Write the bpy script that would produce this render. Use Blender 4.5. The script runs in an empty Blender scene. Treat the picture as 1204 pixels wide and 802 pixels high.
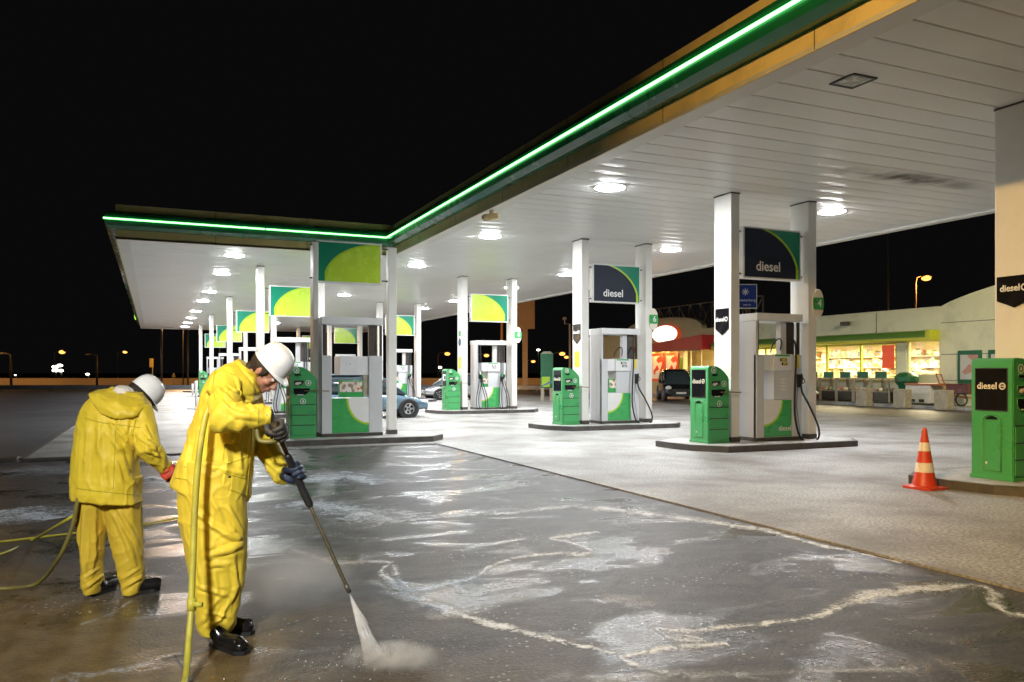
import bpy, bmesh, math, random
from mathutils import Vector, Matrix, noise
R = math.radians
random.seed(7)
C = bpy.context.scene.collection
SC = bpy.context.scene

# ------------------------------------------------------------------ camera
F_PX, HOR, CAM_H = 946.0, 438.0, 1.55
YAW = math.atan((602 - 180) / F_PX)
cd = bpy.data.cameras.new('camera'); cam = bpy.data.objects.new('camera', cd); C.objects.link(cam)
cd.sensor_width = 36; cd.lens = 36 * F_PX / 1204; cd.shift_y = (HOR - 401) / 1204
cd.clip_start = 0.05; cd.clip_end = 3000
cam.location = (0, 0, CAM_H); cam.rotation_euler = (R(90), 0, -YAW)
SC.camera = cam
# ------------------------------------------------------------------ world, exposure
w = bpy.data.worlds.new('World'); SC.world = w; w.use_nodes = True
nt = w.node_tree; bgn = nt.nodes['Background']
bgn.inputs[0].default_value = (0.0040, 0.0037, 0.0040, 1); bgn.inputs[1].default_value = 0.75
SC.view_settings.view_transform = 'Standard'; SC.view_settings.look = 'None'
SC.view_settings.gamma = 1; SC.view_settings.exposure = 0
SC.view_settings.use_curve_mapping = False
SC.cycles.max_bounces = 7; SC.cycles.diffuse_bounces = 4; SC.cycles.glossy_bounces = 4
SC.cycles.volume_bounces = 4; SC.cycles.sample_clamp_indirect = 4; SC.cycles.sample_clamp_direct = 0
SC.cycles.use_denoising = True; SC.cycles.caustics_reflective = False; SC.cycles.caustics_refractive = False
LAMP_W = 330.0        # canopy lamps
SODIUM_W = 520.0      # street lamp behind the camera
FILL_W = 235.0       # added fill light for the workers, behind the camera

# ------------------------------------------------------------------ geometry of the place
cy, sy = math.cos(YAW), math.sin(YAW)
RT = Vector((cy, -sy, 0)); FW = Vector((sy, cy, 0))
def dp(px, py, d):
    return Vector((0, 0, CAM_H)) + RT * ((px - 602) / F_PX * d) + FW * d + Vector((0, 0, (HOR - py) / F_PX * d))
def gp(px, py, z=0.0):
    return dp(px, py, (CAM_H - z) * F_PX / (py - HOR))
def xp(px, py, X):
    t = (px - 602) / F_PX; return dp(px, py, X / (cy * t + sy))
def yp(px, py, Y):
    t = (px - 602) / F_PX; return dp(px, py, Y / (cy - sy * t))

# ------------------------------------------------------------------ materials
M = {}
def mat(name, col, rough=.5, metal=0., var=.12, scale=6., bump=0., bscale=40., dirt=None, dirt_amt=.0, dscale=1.5,
        emit=None, es=0., coat=0., rvar=.1, spec=.5, stretch=None):
    m = bpy.data.materials.new(name); m.use_nodes = True; n = m.node_tree.nodes; l = m.node_tree.links
    b = n['Principled BSDF']; b.inputs['Metallic'].default_value = metal
    b.inputs['Specular IOR Level'].default_value = spec
    b.inputs['Coat Weight'].default_value = coat; b.inputs['Coat Roughness'].default_value = .08
    tc = n.new('ShaderNodeTexCoord'); src = tc.outputs['Object']
    if stretch:
        mp = n.new('ShaderNodeMapping'); mp.inputs['Scale'].default_value = stretch; l.new(src, mp.inputs[0]); src = mp.outputs[0]
    ns = n.new('ShaderNodeTexNoise'); ns.inputs['Scale'].default_value = scale; ns.inputs['Detail'].default_value = 6
    l.new(src, ns.inputs['Vector'])
    mr = n.new('ShaderNodeMapRange'); mr.inputs[1].default_value = .3; mr.inputs[2].default_value = .7
    mr.inputs[3].default_value = 1 - var; mr.inputs[4].default_value = 1 + var * .6
    l.new(ns.outputs[0], mr.inputs[0])
    mx = n.new('ShaderNodeMix'); mx.data_type = 'RGBA'; mx.blend_type = 'MULTIPLY'; mx.inputs[0].default_value = 1
    mx.inputs[6].default_value = (*col, 1); l.new(mr.outputs[0], mx.inputs[7]); out = mx.outputs[2]
    if dirt:
        n2 = n.new('ShaderNodeTexNoise'); n2.inputs['Scale'].default_value = dscale; n2.inputs['Detail'].default_value = 8
        n2.inputs['Roughness'].default_value = .65; l.new(src, n2.inputs['Vector'])
        r2 = n.new('ShaderNodeMapRange'); r2.inputs[1].default_value = .5; r2.inputs[2].default_value = .72
        r2.inputs[3].default_value = 0; r2.inputs[4].default_value = dirt_amt; l.new(n2.outputs[0], r2.inputs[0])
        m2 = n.new('ShaderNodeMix'); m2.data_type = 'RGBA'; l.new(r2.outputs[0], m2.inputs[0]); l.new(out, m2.inputs[6])
        m2.inputs[7].default_value = (*dirt, 1); out = m2.outputs[2]
    l.new(out, b.inputs['Base Color'])
    rr = n.new('ShaderNodeMapRange'); rr.inputs[1].default_value = .3; rr.inputs[2].default_value = .7
    rr.inputs[3].default_value = max(.02, rough - rvar); rr.inputs[4].default_value = min(1, rough + rvar)
    l.new(ns.outputs[0], rr.inputs[0]); l.new(rr.outputs[0], b.inputs['Roughness'])
    if bump:
        n3 = n.new('ShaderNodeTexNoise'); n3.inputs['Scale'].default_value = bscale; n3.inputs['Detail'].default_value = 5
        l.new(src, n3.inputs['Vector']); bp = n.new('ShaderNodeBump'); bp.inputs['Strength'].default_value = bump
        bp.inputs['Distance'].default_value = .02; l.new(n3.outputs[0], bp.inputs['Height']); l.new(bp.outputs[0], b.inputs['Normal'])
    if emit:
        b.inputs['Emission Color'].default_value = (*emit, 1); b.inputs['Emission Strength'].default_value = es
    M[name] = m; return m
GRIME = (.12, .10, .08)
mat('white_paint', (.78, .78, .75), .38, var=.06, scale=3, dirt=(.6, .58, .52), dirt_amt=.25, dscale=2.2, rvar=.04)
mat('column_paint', (.78, .77, .72), .42, var=.04, scale=2, bump=.08, bscale=25, dirt=(.55, .53, .46), dirt_amt=.22, dscale=1.6)
mat('pump_grey', (.62, .63, .64), .34, metal=.1, var=.02, scale=2, dirt=(.56, .57, .57), dirt_amt=.15, dscale=1.3, rvar=.02)
mat('pump_light', (.74, .75, .75), .35, var=.05, dirt=(.66, .65, .62), dirt_amt=.15, dscale=2, rvar=.03)
mat('dark_trim', (.035, .035, .037), .45, var=.2)
mat('dark_metal', (.10, .09, .08), .4, metal=.5, var=.25)
mat('brown_metal', (.22, .16, .09), .5, metal=.2, var=.3)
mat('bin_green', (.065, .35, .115), .33, var=.06, scale=3, bump=.03, bscale=60, coat=.12, dirt=(.06, .24, .08), dirt_amt=.22, dscale=3)
mat('panel_green', (.055, .36, .10), .28, var=.03, scale=4, rvar=.02)
mat('lime', (.40, .62, .035), .25, var=.03, rvar=.01)
mat('teal', (.01, .22, .13), .22, var=.03, rvar=.01)
mat('navy', (.014, .020, .038), .5, var=.05, rvar=.0, spec=.3)
mat('black_gloss', (.012, .012, .014), .12, var=.2)
mat('black_plastic', (.02, .02, .022), .42, var=.2)
mat('rubber', (.014, .014, .015), .5, var=.2)
mat('white_mark', (.82, .82, .80), .4, var=.03)
mat('cream_mark', (.80, .74, .60), .4, var=.03)
mat('yellow_label', (.80, .66, .04), .45, var=.1)
mat('fascia_cream', (.72, .57, .27), .42, var=.08, scale=2, dirt=(.30, .24, .13), dirt_amt=.5, dscale=1.2)
mat('fascia_green', (.010, .14, .065), .22, var=.1, scale=1.5)
mat('roof_sheet', (.3, .3, .3), .6)
mat('kerb_dark', (.085, .078, .072), .5, var=.35, scale=5, bump=.25, bscale=30, dirt=(.04, .035, .03), dirt_amt=.6)
mat('kerb_top', (.42, .41, .39), .6, var=.2, scale=4, bump=.2, bscale=50, dirt=(.10, .09, .08), dirt_amt=.7, dscale=3)
mat('kerb_edge', (.085, .06, .038), .5, var=.4, scale=4, bump=.3, bscale=30)
mat('glass_dark', (.012, .014, .016), .06, var=.1)
mat('glass_car', (.05, .07, .08), .06, var=.1)
mat('alloy', (.5, .5, .52), .25, metal=.8)
mat('cone_orange', (.62, .055, .02), .42, var=.12, dirt=(.3, .08, .04), dirt_amt=.5, dscale=12)
mat('cone_white', (.80, .74, .66), .35, var=.08, dirt=(.45, .36, .28), dirt_amt=.5, dscale=12)
mat('car_blue', (.16, .27, .36), .18, metal=.35, coat=.8)
mat('car_silver', (.50, .51, .52), .2, metal=.4, coat=.7)
mat('car_black', (.018, .018, .02), .14, coat=.9)
mat('car_red', (.12, .022, .018), .2, coat=.8)
mat('headlight', (.8, .82, .85), .1)
mat('plate', (.75, .74, .65), .4)
mat('shop_wall', (.80, .80, .58), .5, var=.06, scale=1.5, dirt=(.28, .30, .24), dirt_amt=.4, dscale=.6)
mat('shop_cream', (.62, .52, .28), .5, var=.08, scale=1.2)
mat('awning_yellow', (.55, .58, .03), .4, var=.1)
mat('awning_green', (.10, .22, .03), .4, var=.1)
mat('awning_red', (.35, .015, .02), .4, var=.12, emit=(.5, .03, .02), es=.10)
mat('frame_green', (.01, .13, .05), .4)
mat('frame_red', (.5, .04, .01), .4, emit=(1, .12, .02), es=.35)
mat('concrete_post', (.42, .37, .28), .7, var=.25, bump=.3, bscale=40)
mat('ice_box', (.65, .64, .60), .4, var=.1)
mat('orange_lid', (.45, .16, .07), .5)
mat('guard_rail', (.16, .17, .18), .4, metal=.5, var=.2)
mat('barrier', (.34, .27, .19), .7, var=.15, scale=.4)
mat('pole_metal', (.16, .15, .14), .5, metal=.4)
mat('pole_lit', (.42, .26, .13), .5, var=.15)  # pole metal with orange lamplight put into its colour
mat('skin', (.42, .20, .13), .5, var=.10, scale=30)
mat('hair', (.025, .016, .010), .6, var=.4, scale=60, bump=.5, bscale=160)
mat('eye_white', (.7, .68, .65), .2); mat('iris', (.06, .035, .02), .2)
mat('helmet', (.86, .87, .87), .28, var=.06, scale=8, coat=.2)
mat('boot', (.012, .011, .011), .22, var=.4, scale=20)
mat('towel', (.72, .66, .58), .9, var=.1, bump=.3, bscale=90)
mat('hose_yellow', (.52, .46, .05), .45, var=.2, scale=10, dirt=(.25, .2, .05), dirt_amt=.5, dscale=8)
mat('hose_olive', (.20, .17, .04), .45, var=.2)
mat('lance_metal', (.10, .085, .05), .35, metal=.6, var=.3, scale=20)
mat('glove_grey', (.055, .05, .045), .6, var=.3, scale=40, bump=.3, bscale=120)
mat('glove_blue', (.012, .022, .05), .45, var=.3, scale=40, bump=.3, bscale=120)
mat('glove_red', (.55, .05, .02), .5, var=.25, scale=40, bump=.3, bscale=120)
def raincoat(name, col, dark):
    m = mat(name, col, .52, var=.16, scale=5, bump=.22, bscale=14, dirt=dark, dirt_amt=.55, dscale=3.5, rvar=.1)
    n = m.node_tree.nodes; l = m.node_tree.links
    b = n['Principled BSDF']; b.inputs['Sheen Weight'].default_value = .05; b.inputs['Specular IOR Level'].default_value = .32
    # second, finer crease layer on top of the modelled folds
    tc = n.new('ShaderNodeTexCoord'); mp = n.new('ShaderNodeMapping'); mp.inputs['Scale'].default_value = (9, 9, 4)
    l.new(tc.outputs['Object'], mp.inputs[0])
    ns = n.new('ShaderNodeTexNoise'); ns.noise_type = 'RIDGED_MULTIFRACTAL'; ns.inputs['Scale'].default_value = 1.2; ns.inputs['Detail'].default_value = 3
    l.new(mp.outputs[0], ns.inputs['Vector'])
    old = b.inputs['Normal'].links[0].from_node
    bp = n.new('ShaderNodeBump'); bp.inputs['Strength'].default_value = .35; bp.inputs['Distance'].default_value = .012
    l.new(ns.outputs[0], bp.inputs['Height']); l.new(old.outputs[0], bp.inputs['Normal']); l.new(bp.outputs[0], b.inputs['Normal'])
    return m
raincoat('coat_yellow', (.82, .62, .05), (.68, .49, .04))
raincoat('trouser_yellow', (.76, .56, .045), (.62, .44, .04))
raincoat('coat_ochre', (.72, .53, .035), (.54, .38, .03))
raincoat('trouser_ochre', (.62, .43, .035), (.46, .30, .03))
def emitter(name, col, s):
    m = bpy.data.materials.new(name); m.use_nodes = True; n = m.node_tree.nodes; n.remove(n['Principled BSDF'])
    e = n.new('ShaderNodeEmission'); e.inputs[0].default_value = (*col, 1); e.inputs[1].default_value = s
    m.node_tree.links.new(e.outputs[0], n['Material Output'].inputs[0]); M[name] = m
emitter('neon', (.27, 1.0, .30), 4.2)
emitter('neon_lime', (.45, 1.0, .1), 1.2)
emitter('lamp_white', (.95, .97, 1.0), 545)
emitter('lamp_sodium', (1.0, .44, .09), 2.6)
emitter('lamp_far_white', (1.0, .92, .75), 6)
emitter('shop_tube', (1.0, .86, .55), 9)
emitter('ellipse_white', (1.0, .97, .85), 2.2)

# signs with a printed dial curve use plain materials; signs behind glass get a coat
for k, cw in (('lime', .3), ('teal', .3), ('navy', .0), ('panel_green', .3)):
    M[k].node_tree.nodes['Principled BSDF'].inputs['Coat Weight'].default_value = cw

def grain(name, col, speck, rough, sc=60, bump=.4, dark=None, damt=.6, dsc=.35, joints=None, slab=None):
    """paved ground in world metres: fine aggregate, broad stains, optional saw-cut joints"""
    m = bpy.data.materials.new(name); m.use_nodes = True; n = m.node_tree.nodes; l = m.node_tree.links
    b = n['Principled BSDF']; tc = n.new('ShaderNodeTexCoord'); src = tc.outputs['Object']
    fine = n.new('ShaderNodeTexNoise'); fine.inputs['Scale'].default_value = sc; fine.inputs['Detail'].default_value = 3; l.new(src, fine.inputs['Vector'])
    broad = n.new('ShaderNodeTexNoise'); broad.inputs['Scale'].default_value = dsc; broad.inputs['Detail'].default_value = 7; broad.inputs['Roughness'].default_value = .62
    l.new(src, broad.inputs['Vector'])
    r1 = n.new('ShaderNodeMapRange'); r1.inputs[1].default_value = .35; r1.inputs[2].default_value = .68; l.new(fine.outputs[0], r1.inputs[0])
    m1 = n.new('ShaderNodeMix'); m1.data_type = 'RGBA'; l.new(r1.outputs[0], m1.inputs[0]); m1.inputs[6].default_value = (*col, 1); m1.inputs[7].default_value = (*speck, 1)
    r2 = n.new('ShaderNodeMapRange'); r2.inputs[1].default_value = .42; r2.inputs[2].default_value = .66; r2.inputs[4].default_value = damt; l.new(broad.outputs[0], r2.inputs[0])
    m2 = n.new('ShaderNodeMix'); m2.data_type = 'RGBA'; l.new(r2.outputs[0], m2.inputs[0]); l.new(m1.outputs[2], m2.inputs[6]); m2.inputs[7].default_value = (*(dark or col), 1)
    out = m2.outputs[2]
    l.new(out, b.inputs['Base Color'])
    r3 = n.new('ShaderNodeMapRange'); r3.inputs[3].default_value = rough - .12; r3.inputs[4].default_value = rough + .12; l.new(broad.outputs[0], r3.inputs[0]); l.new(r3.outputs[0], b.inputs['Roughness'])
    bp = n.new('ShaderNodeBump'); bp.inputs['Strength'].default_value = bump; bp.inputs['Distance'].default_value = .01
    l.new(fine.outputs[0], bp.inputs['Height']); l.new(bp.outputs[0], b.inputs['Normal'])
    M[name] = m; return m
grain('forecourt_paving', (.19, .185, .175), (.52, .51, .49), .55, sc=30, bump=.8, dark=(.15, .135, .115), damt=.9, dsc=.6)
grain('asphalt', (.060, .060, .066), (.12, .118, .125), .45, sc=30, bump=.5, dark=(.03, .03, .03), dsc=.2)
grain('highway', (.12, .10, .08), (.16, .13, .10), .6, sc=8, bump=.2)
grain('far_ground', (.02, .018, .015), (.03, .026, .02), .8, sc=3, bump=.2)
grain('apron', (.055, .052, .048), (.10, .095, .085), .5, sc=30, bump=.4, dark=(.06, .055, .05), dsc=.3)

def wet_mat():
    m = bpy.data.materials.new('wet_slab'); m.use_nodes = True; n = m.node_tree.nodes; l = m.node_tree.links
    b = n['Principled BSDF']; tc = n.new('ShaderNodeTexCoord'); src = tc.outputs['Object']
    def tex(scale, detail=6, rough=.6, st=None, dist=0):
        t = n.new('ShaderNodeTexNoise'); t.inputs['Scale'].default_value = scale; t.inputs['Detail'].default_value = detail
        t.inputs['Roughness'].default_value = rough; t.inputs['Distortion'].default_value = dist
        s = src
        if st:
            mp = n.new('ShaderNodeMapping'); mp.inputs['Scale'].default_value = st; mp.inputs['Rotation'].default_value = (0, 0, YAW); l.new(src, mp.inputs[0]); s = mp.outputs[0]
        l.new(s, t.inputs['Vector']); return t.outputs[0]
    def rng(o, a, bb, c=0., d=1.):
        r = n.new('ShaderNodeMapRange'); r.inputs[1].default_value = a; r.inputs[2].default_value = bb; r.inputs[3].default_value = c; r.inputs[4].default_value = d
        r.interpolation_type = 'SMOOTHSTEP'; l.new(o, r.inputs[0]); return r.outputs[0]
    def mix(f, a, bb):
        x = n.new('ShaderNodeMix'); x.data_type = 'RGBA'; l.new(f, x.inputs[0])
        for i, v in ((6, a), (7, bb)):
            if isinstance(v, tuple): x.inputs[i].default_value = (*v, 1)
            else: l.new(v, x.inputs[i])
        return x.outputs[2]
    # brown silt towards the workers' side, grey elsewhere
    sep = n.new('ShaderNodeSeparateXYZ'); l.new(src, sep.inputs[0])
    big = tex(.45, 4, .5, (1, 1, 1), .6)
    silt = tex(.9, 7, .62, (1, 2.2, 1), .5)
    patch = rng(silt, .42, .60)
    col = mix(patch, (.018, .017, .016), (.038, .035, .031))
    add = n.new('ShaderNodeMath'); add.operation = 'MULTIPLY_ADD'; l.new(big, add.inputs[0]); add.inputs[1].default_value = 7.0; l.new(sep.outputs[0], add.inputs[2])
    add2 = n.new('ShaderNodeMath'); add2.operation = 'MULTIPLY_ADD'; l.new(sep.outputs[1], add2.inputs[0]); add2.inputs[1].default_value = .55; l.new(add.outputs[0], add2.inputs[2])
    brown = rng(add2.outputs[0], 5.9, 8.2, 1., 0.)
    fine0 = tex(7, 5, .65)
    mott = tex(3.2, 10, .72, (1, 1.5, 1), .4); col = mix(rng(mott, .40, .62), col, (.068, .064, .058)); dk = tex(1.6, 8, .7, (1, 1.4, 1), .3); col = mix(rng(dk, .56, .70, 0, .75), col, (.022, .021, .020))
    col = mix(brown, col, mix(rng(fine0, .35, .65), (.105, .066, .020), (.17, .115, .045)))
    fine = tex(42, 4, .6)
    col = mix(rng(fine, .50, .68, 0, .6), col, (.125, .118, .11)); grit = tex(150, 2, .5); col = mix(rng(grit, .56, .66, 0, .5), col, (.20, .19, .18))
    # white flecks: soap bubbles and grit
    vo = n.new('ShaderNodeTexVoronoi'); vo.inputs['Scale'].default_value = 17; vo.inputs['Randomness'].default_value = 1; l.new(src, vo.inputs['Vector'])
    fm = n.new('ShaderNodeMath'); fm.operation = 'LESS_THAN'; l.new(vo.outputs['Distance'], fm.inputs[0]); fm.inputs[1].default_value = .17
    clus = rng(tex(1.1, 3, .5), .52, .62)
    fm2 = n.new('ShaderNodeMath'); fm2.operation = 'MULTIPLY'; l.new(fm.outputs[0], fm2.inputs[0]); l.new(clus, fm2.inputs[1])
    fm3 = n.new('ShaderNodeMath'); fm3.operation = 'MULTIPLY'; l.new(fm2.outputs[0], fm3.inputs[0]); fm3.inputs[1].default_value = .75
    col = mix(fm3.outputs[0], col, (.5, .5, .48))
    l.new(col, b.inputs['Base Color']); BASE = col
    pud = rng(tex(.8, 8, .62, (1, 1.6, 1), .7), .40, .50)
    ro = n.new('ShaderNodeMix'); ro.data_type = 'FLOAT'; l.new(pud, ro.inputs[0]); ro.inputs[2].default_value = .19; ro.inputs[3].default_value = .50
    l.new(ro.outputs[0], b.inputs['Roughness'])
    b.inputs['Specular IOR Level'].default_value = .25
    bp = n.new('ShaderNodeBump'); bp.inputs['Strength'].default_value = .45; bp.inputs['Distance'].default_value = .012; l.new(fine, bp.inputs['Height'])
    bp2 = n.new('ShaderNodeBump'); bp2.inputs['Strength'].default_value = .07; bp2.inputs['Distance'].default_value = .05
    l.new(tex(3.2, 4, .55, (1, 2, 1), .7), bp2.inputs['Height']); l.new(bp.outputs[0], bp2.inputs['Normal']); l.new(bp2.outputs[0], b.inputs['Normal'])
    M['wet_slab'] = m
wet_mat()
def foam_mat(name, dens, lo=.38):
    m = bpy.data.materials.new(name); m.use_nodes = True; n = m.node_tree.nodes; l = m.node_tree.links
    b = n['Principled BSDF']; b.inputs['Base Color'].default_value = (.84, .90, .98, 1); b.inputs['Roughness'].default_value = .5
    uv = n.new('ShaderNodeUVMap'); sp = n.new('ShaderNodeSeparateXYZ'); l.new(uv.outputs[0], sp.inputs[0])
    ab = n.new('ShaderNodeMath'); ab.operation = 'ABSOLUTE'; l.new(sp.outputs[1], ab.inputs[0])
    tc = n.new('ShaderNodeTexCoord')
    t = n.new('ShaderNodeTexNoise'); t.inputs['Scale'].default_value = 6; t.inputs['Detail'].default_value = 10; t.inputs['Roughness'].default_value = .78; t.inputs['Distortion'].default_value = 1.0
    l.new(tc.outputs['Object'], t.inputs['Vector'])
    t2 = n.new('ShaderNodeTexVoronoi'); t2.inputs['Scale'].default_value = 45; l.new(tc.outputs['Object'], t2.inputs['Vector'])
    s = n.new('ShaderNodeMath'); s.operation = 'SUBTRACT'; l.new(t.outputs[0], s.inputs[0])
    k = n.new('ShaderNodeMath'); k.operation = 'MULTIPLY'; k.inputs[1].default_value = .26; l.new(ab.outputs[0], k.inputs[0]); l.new(k.outputs[0], s.inputs[1])
    k2 = n.new('ShaderNodeMath'); k2.operation = 'MULTIPLY_ADD'; k2.inputs[1].default_value = -.16; l.new(t2.outputs['Distance'], k2.inputs[0]); l.new(s.outputs[0], k2.inputs[2])
    r = n.new('ShaderNodeMapRange'); r.inputs[1].default_value = lo - .16; r.inputs[2].default_value = lo + .06; r.inputs[4].default_value = dens; l.new(k2.outputs[0], r.inputs[0])
    # always fade to nothing at the ribbon's edge
    e = n.new('ShaderNodeMapRange'); e.inputs[1].default_value = 1.; e.inputs[2].default_value = .6; l.new(ab.outputs[0], e.inputs[0])
    mu = n.new('ShaderNodeMath'); mu.operation = 'MULTIPLY'; l.new(r.outputs[0], mu.inputs[0]); l.new(e.outputs[0], mu.inputs[1])
    l.new(mu.outputs[0], b.inputs['Alpha'])
    bp = n.new('ShaderNodeBump'); bp.inputs['Strength'].default_value = .5; bp.inputs['Distance'].default_value = .01; l.new(t.outputs[0], bp.inputs['Height']); l.new(bp.outputs[0], b.inputs['Normal'])
    M[name] = m
foam_mat('foam', .80, .41); foam_mat('foam_thin', .40, .46)
def poster(name, cols, scale=9, es=0.):
    m = bpy.data.materials.new(name); m.use_nodes = True; n = m.node_tree.nodes; l = m.node_tree.links
    tc = n.new('ShaderNodeTexCoord'); v = n.new('ShaderNodeTexVoronoi'); v.inputs['Scale'].default_value = scale; l.new(tc.outputs['Object'], v.inputs['Vector'])
    r = n.new('ShaderNodeValToRGB'); r.color_ramp.interpolation = 'CONSTANT'
    sp = n.new('ShaderNodeSeparateXYZ'); l.new(v.outputs['Color'], sp.inputs[0]); l.new(sp.outputs[0], r.inputs[0])
    el = r.color_ramp.elements
    while len(el) < len(cols): el.new(.5)
    for i, c in enumerate(cols): el[i].position = i / len(cols); el[i].color = (*c, 1)
    b = n['Principled BSDF']; l.new(r.outputs[0], b.inputs['Base Color']); b.inputs['Roughness'].default_value = .3
    if es: l.new(r.outputs[0], b.inputs['Emission Color']); b.inputs['Emission Strength'].default_value = es
    M[name] = m
poster('advert', [(.75, .72, .66), (.7, .6, .5), (.8, .78, .7), (.55, .16, .08), (.75, .7, .6), (.35, .25, .2)], 14)
poster('red_poster', [(.5, .04, .01), (.7, .5, .3), (.5, .04, .01), (.6, .45, .3)], 3, .5)
poster('goods', [(.8, .7, .4), (.7, .65, .5), (.6, .2, .1), (.75, .72, .6), (.25, .35, .12), (.8, .75, .6), (.5, .4, .15), (.15, .2, .3)], 5)
poster('shop_poster', [(.5, .52, .48), (.55, .55, .5), (.5, .25, .2), (.55, .57, .53)], 3)

# ------------------------------------------------------------------ mesh helpers
class MB:
    def __init__(s): s.bm = bmesh.new()
    def box(s, x0, x1, y0, y1, z0, z1, bev=0., mi=0):
        r = bmesh.ops.create_cube(s.bm, size=1, matrix=Matrix.Translation(((x0+x1)/2, (y0+y1)/2, (z0+z1)/2)) @ Matrix.Diagonal((abs(x1-x0), abs(y1-y0), abs(z1-z0), 1)))
        vs = r['verts']; fs = {f for v in vs for f in v.link_faces}
        for f in fs: f.material_index = mi
        if bev:
            es = list({e for v in vs for e in v.link_edges})
            rb = bmesh.ops.bevel(s.bm, geom=es, offset=bev, segments=2, affect='EDGES', profile=.6)
            for f in rb['faces']: f.material_index = mi
        return s
    def tube(s, pts, r, n=10, mi=0, closed=False):
        pts = [Vector(p) for p in pts]; rs = r if isinstance(r, (list, tuple)) else [r] * len(pts)
        rings = []; up = None
        for i, p in enumerate(pts):
            t = (pts[min(i+1, len(pts)-1)] - pts[max(i-1, 0)]).normalized()
            if up is None:
                up = Vector((0, 0, 1)) if abs(t.z) < .9 else Vector((1, 0, 0))
            a = t.cross(up)
            if a.length < 1e-4: a = t.cross(Vector((0, 1, 0)))
            a.normalize(); b = t.cross(a).normalized(); up = -b if b.length else up
            up = a.cross(t).normalized()
            rings.append([s.bm.verts.new(p + (a * math.cos(k*2*math.pi/n) + up * math.sin(k*2*math.pi/n)) * rs[i]) for k in range(n)])
        for A, B in zip(rings, rings[1:]):
            for k in range(n):
                f = s.bm.faces.new((A[k], A[(k+1) % n], B[(k+1) % n], B[k])); f.material_index = mi; f.smooth = True
        for rg in (rings[0], rings[-1]):
            f = s.bm.faces.new(rg); f.material_index = mi
        return s
    def prism(s, poly, to3, depth, mi=0):
        """poly: 2-D outline; to3(u, v, w): point, w runs 0..depth"""
        A = [s.bm.verts.new(to3(u, v, 0)) for u, v in poly]; B = [s.bm.verts.new(to3(u, v, depth)) for u, v in poly]; n = len(poly)
        fs = [s.bm.faces.new(A), s.bm.faces.new(list(reversed(B)))]
        for k in range(n): fs.append(s.bm.faces.new((A[k], B[k], B[(k+1) % n], A[(k+1) % n])))
        for f in fs: f.material_index = mi
        return s
    def lathe(s, prof, n=24, origin=(0, 0, 0), mat4=None, mi=0):
        o = Vector(origin); mm = mat4 or Matrix.Identity(4); rings = []
        for r, z in prof:
            rings.append([s.bm.verts.new(mm @ (o + Vector((r*math.cos(k*2*math.pi/n), r*math.sin(k*2*math.pi/n), z)))) for k in range(n)])
        for A, B in zip(rings, rings[1:]):
            for k in range(n):
                f = s.bm.faces.new((A[k], A[(k+1) % n], B[(k+1) % n], B[k])); f.smooth = True; f.material_index = mi
        for rg in (rings[0], rings[-1]):
            f = s.bm.faces.new(rg); f.material_index = mi
        return s
    def loft(s, rings, n=18, mi=0, ex=2.0):
        """rings: (centre, half vector a, half vector b)"""
        RR = []
        for c, a, b in rings:
            c, a, b = Vector(c), Vector(a), Vector(b); row = []
            for k in range(n):
                t = k*2*math.pi/n; ct, st = math.cos(t), math.sin(t)
                row.append(s.bm.verts.new(c + a * math.copysign(abs(ct)**(2/ex), ct) + b * math.copysign(abs(st)**(2/ex), st)))
            RR.append(row)
        for A, B in zip(RR, RR[1:]):
            for k in range(n):
                f = s.bm.faces.new((A[k], A[(k+1) % n], B[(k+1) % n], B[k])); f.smooth = True; f.material_index = mi
        s.bm.faces.new(RR[0]); s.bm.faces.new(RR[-1])
        return s
    def ell(s, c, r, mat3=None, seg=16, mi=0):
        mm = Matrix.Translation(Vector(c)) @ (mat3.to_4x4() if mat3 else Matrix.Identity(4)) @ Matrix.Diagonal((*r, 1))
        rr = bmesh.ops.create_uvsphere(s.bm, u_segments=seg, v_segments=seg//2+2, radius=1, matrix=mm)
        for v in rr['verts']:
            for f in v.link_faces: f.smooth = True; f.material_index = mi
        return s
    def build(s, name, mats, parent=None, loc=None, smooth=False):
        bmesh.ops.recalc_face_normals(s.bm, faces=s.bm.faces)
        me = bpy.data.meshes.new(name); s.bm.to_mesh(me); s.bm.free()
        for m in (mats if isinstance(mats, (list, tuple)) else [mats]): me.materials.append(M[m] if isinstance(m, str) else m)
        if smooth:
            me.polygons.foreach_set('use_smooth', [True] * len(me.polygons)); me.set_sharp_from_angle(angle=R(38))
        o = bpy.data.objects.new(name, me); C.objects.link(o)
        if parent: o.parent = parent
        if loc is not None: o.location = loc
        return o
def tag(o, label=None, cat=None, group=None, kind=None):
    if label: o['label'] = label
    if cat: o['category'] = cat
    if group: o['group'] = group
    if kind: o['kind'] = kind
    return o
def empty(name, loc, label, cat, group=None, rz=0.):
    o = bpy.data.objects.new(name, None); C.objects.link(o); o.location = loc; o.rotation_euler = (0, 0, rz); o.empty_display_size = .2
    return tag(o, label, cat, group)
def copy_tree(o, parent=None):
    c = o.copy(); C.objects.link(c); c.parent = parent
    for ch in [x for x in bpy.data.objects if x.parent == o]: copy_tree(ch, c)
    return c
def text(s, size, name, m, parent, mtx, depth=.002, align='CENTER', bold=0.):
    cu = bpy.data.curves.new('t', 'FONT'); cu.body = s; cu.size = size; cu.extrude = depth; cu.align_x = align; cu.align_y = 'CENTER'; cu.offset = bold
    cu.resolution_u = 3
    t = bpy.data.objects.new('t', cu); C.objects.link(t)
    dg = bpy.context.evaluated_depsgraph_get(); me = bpy.data.meshes.new_from_object(t.evaluated_get(dg)); bpy.data.objects.remove(t)
    me.transform(mtx); me.materials.clear(); me.materials.append(M[m]); me.name = name
    o = bpy.data.objects.new(name, me); C.objects.link(o); o.parent = parent; return o
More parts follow.
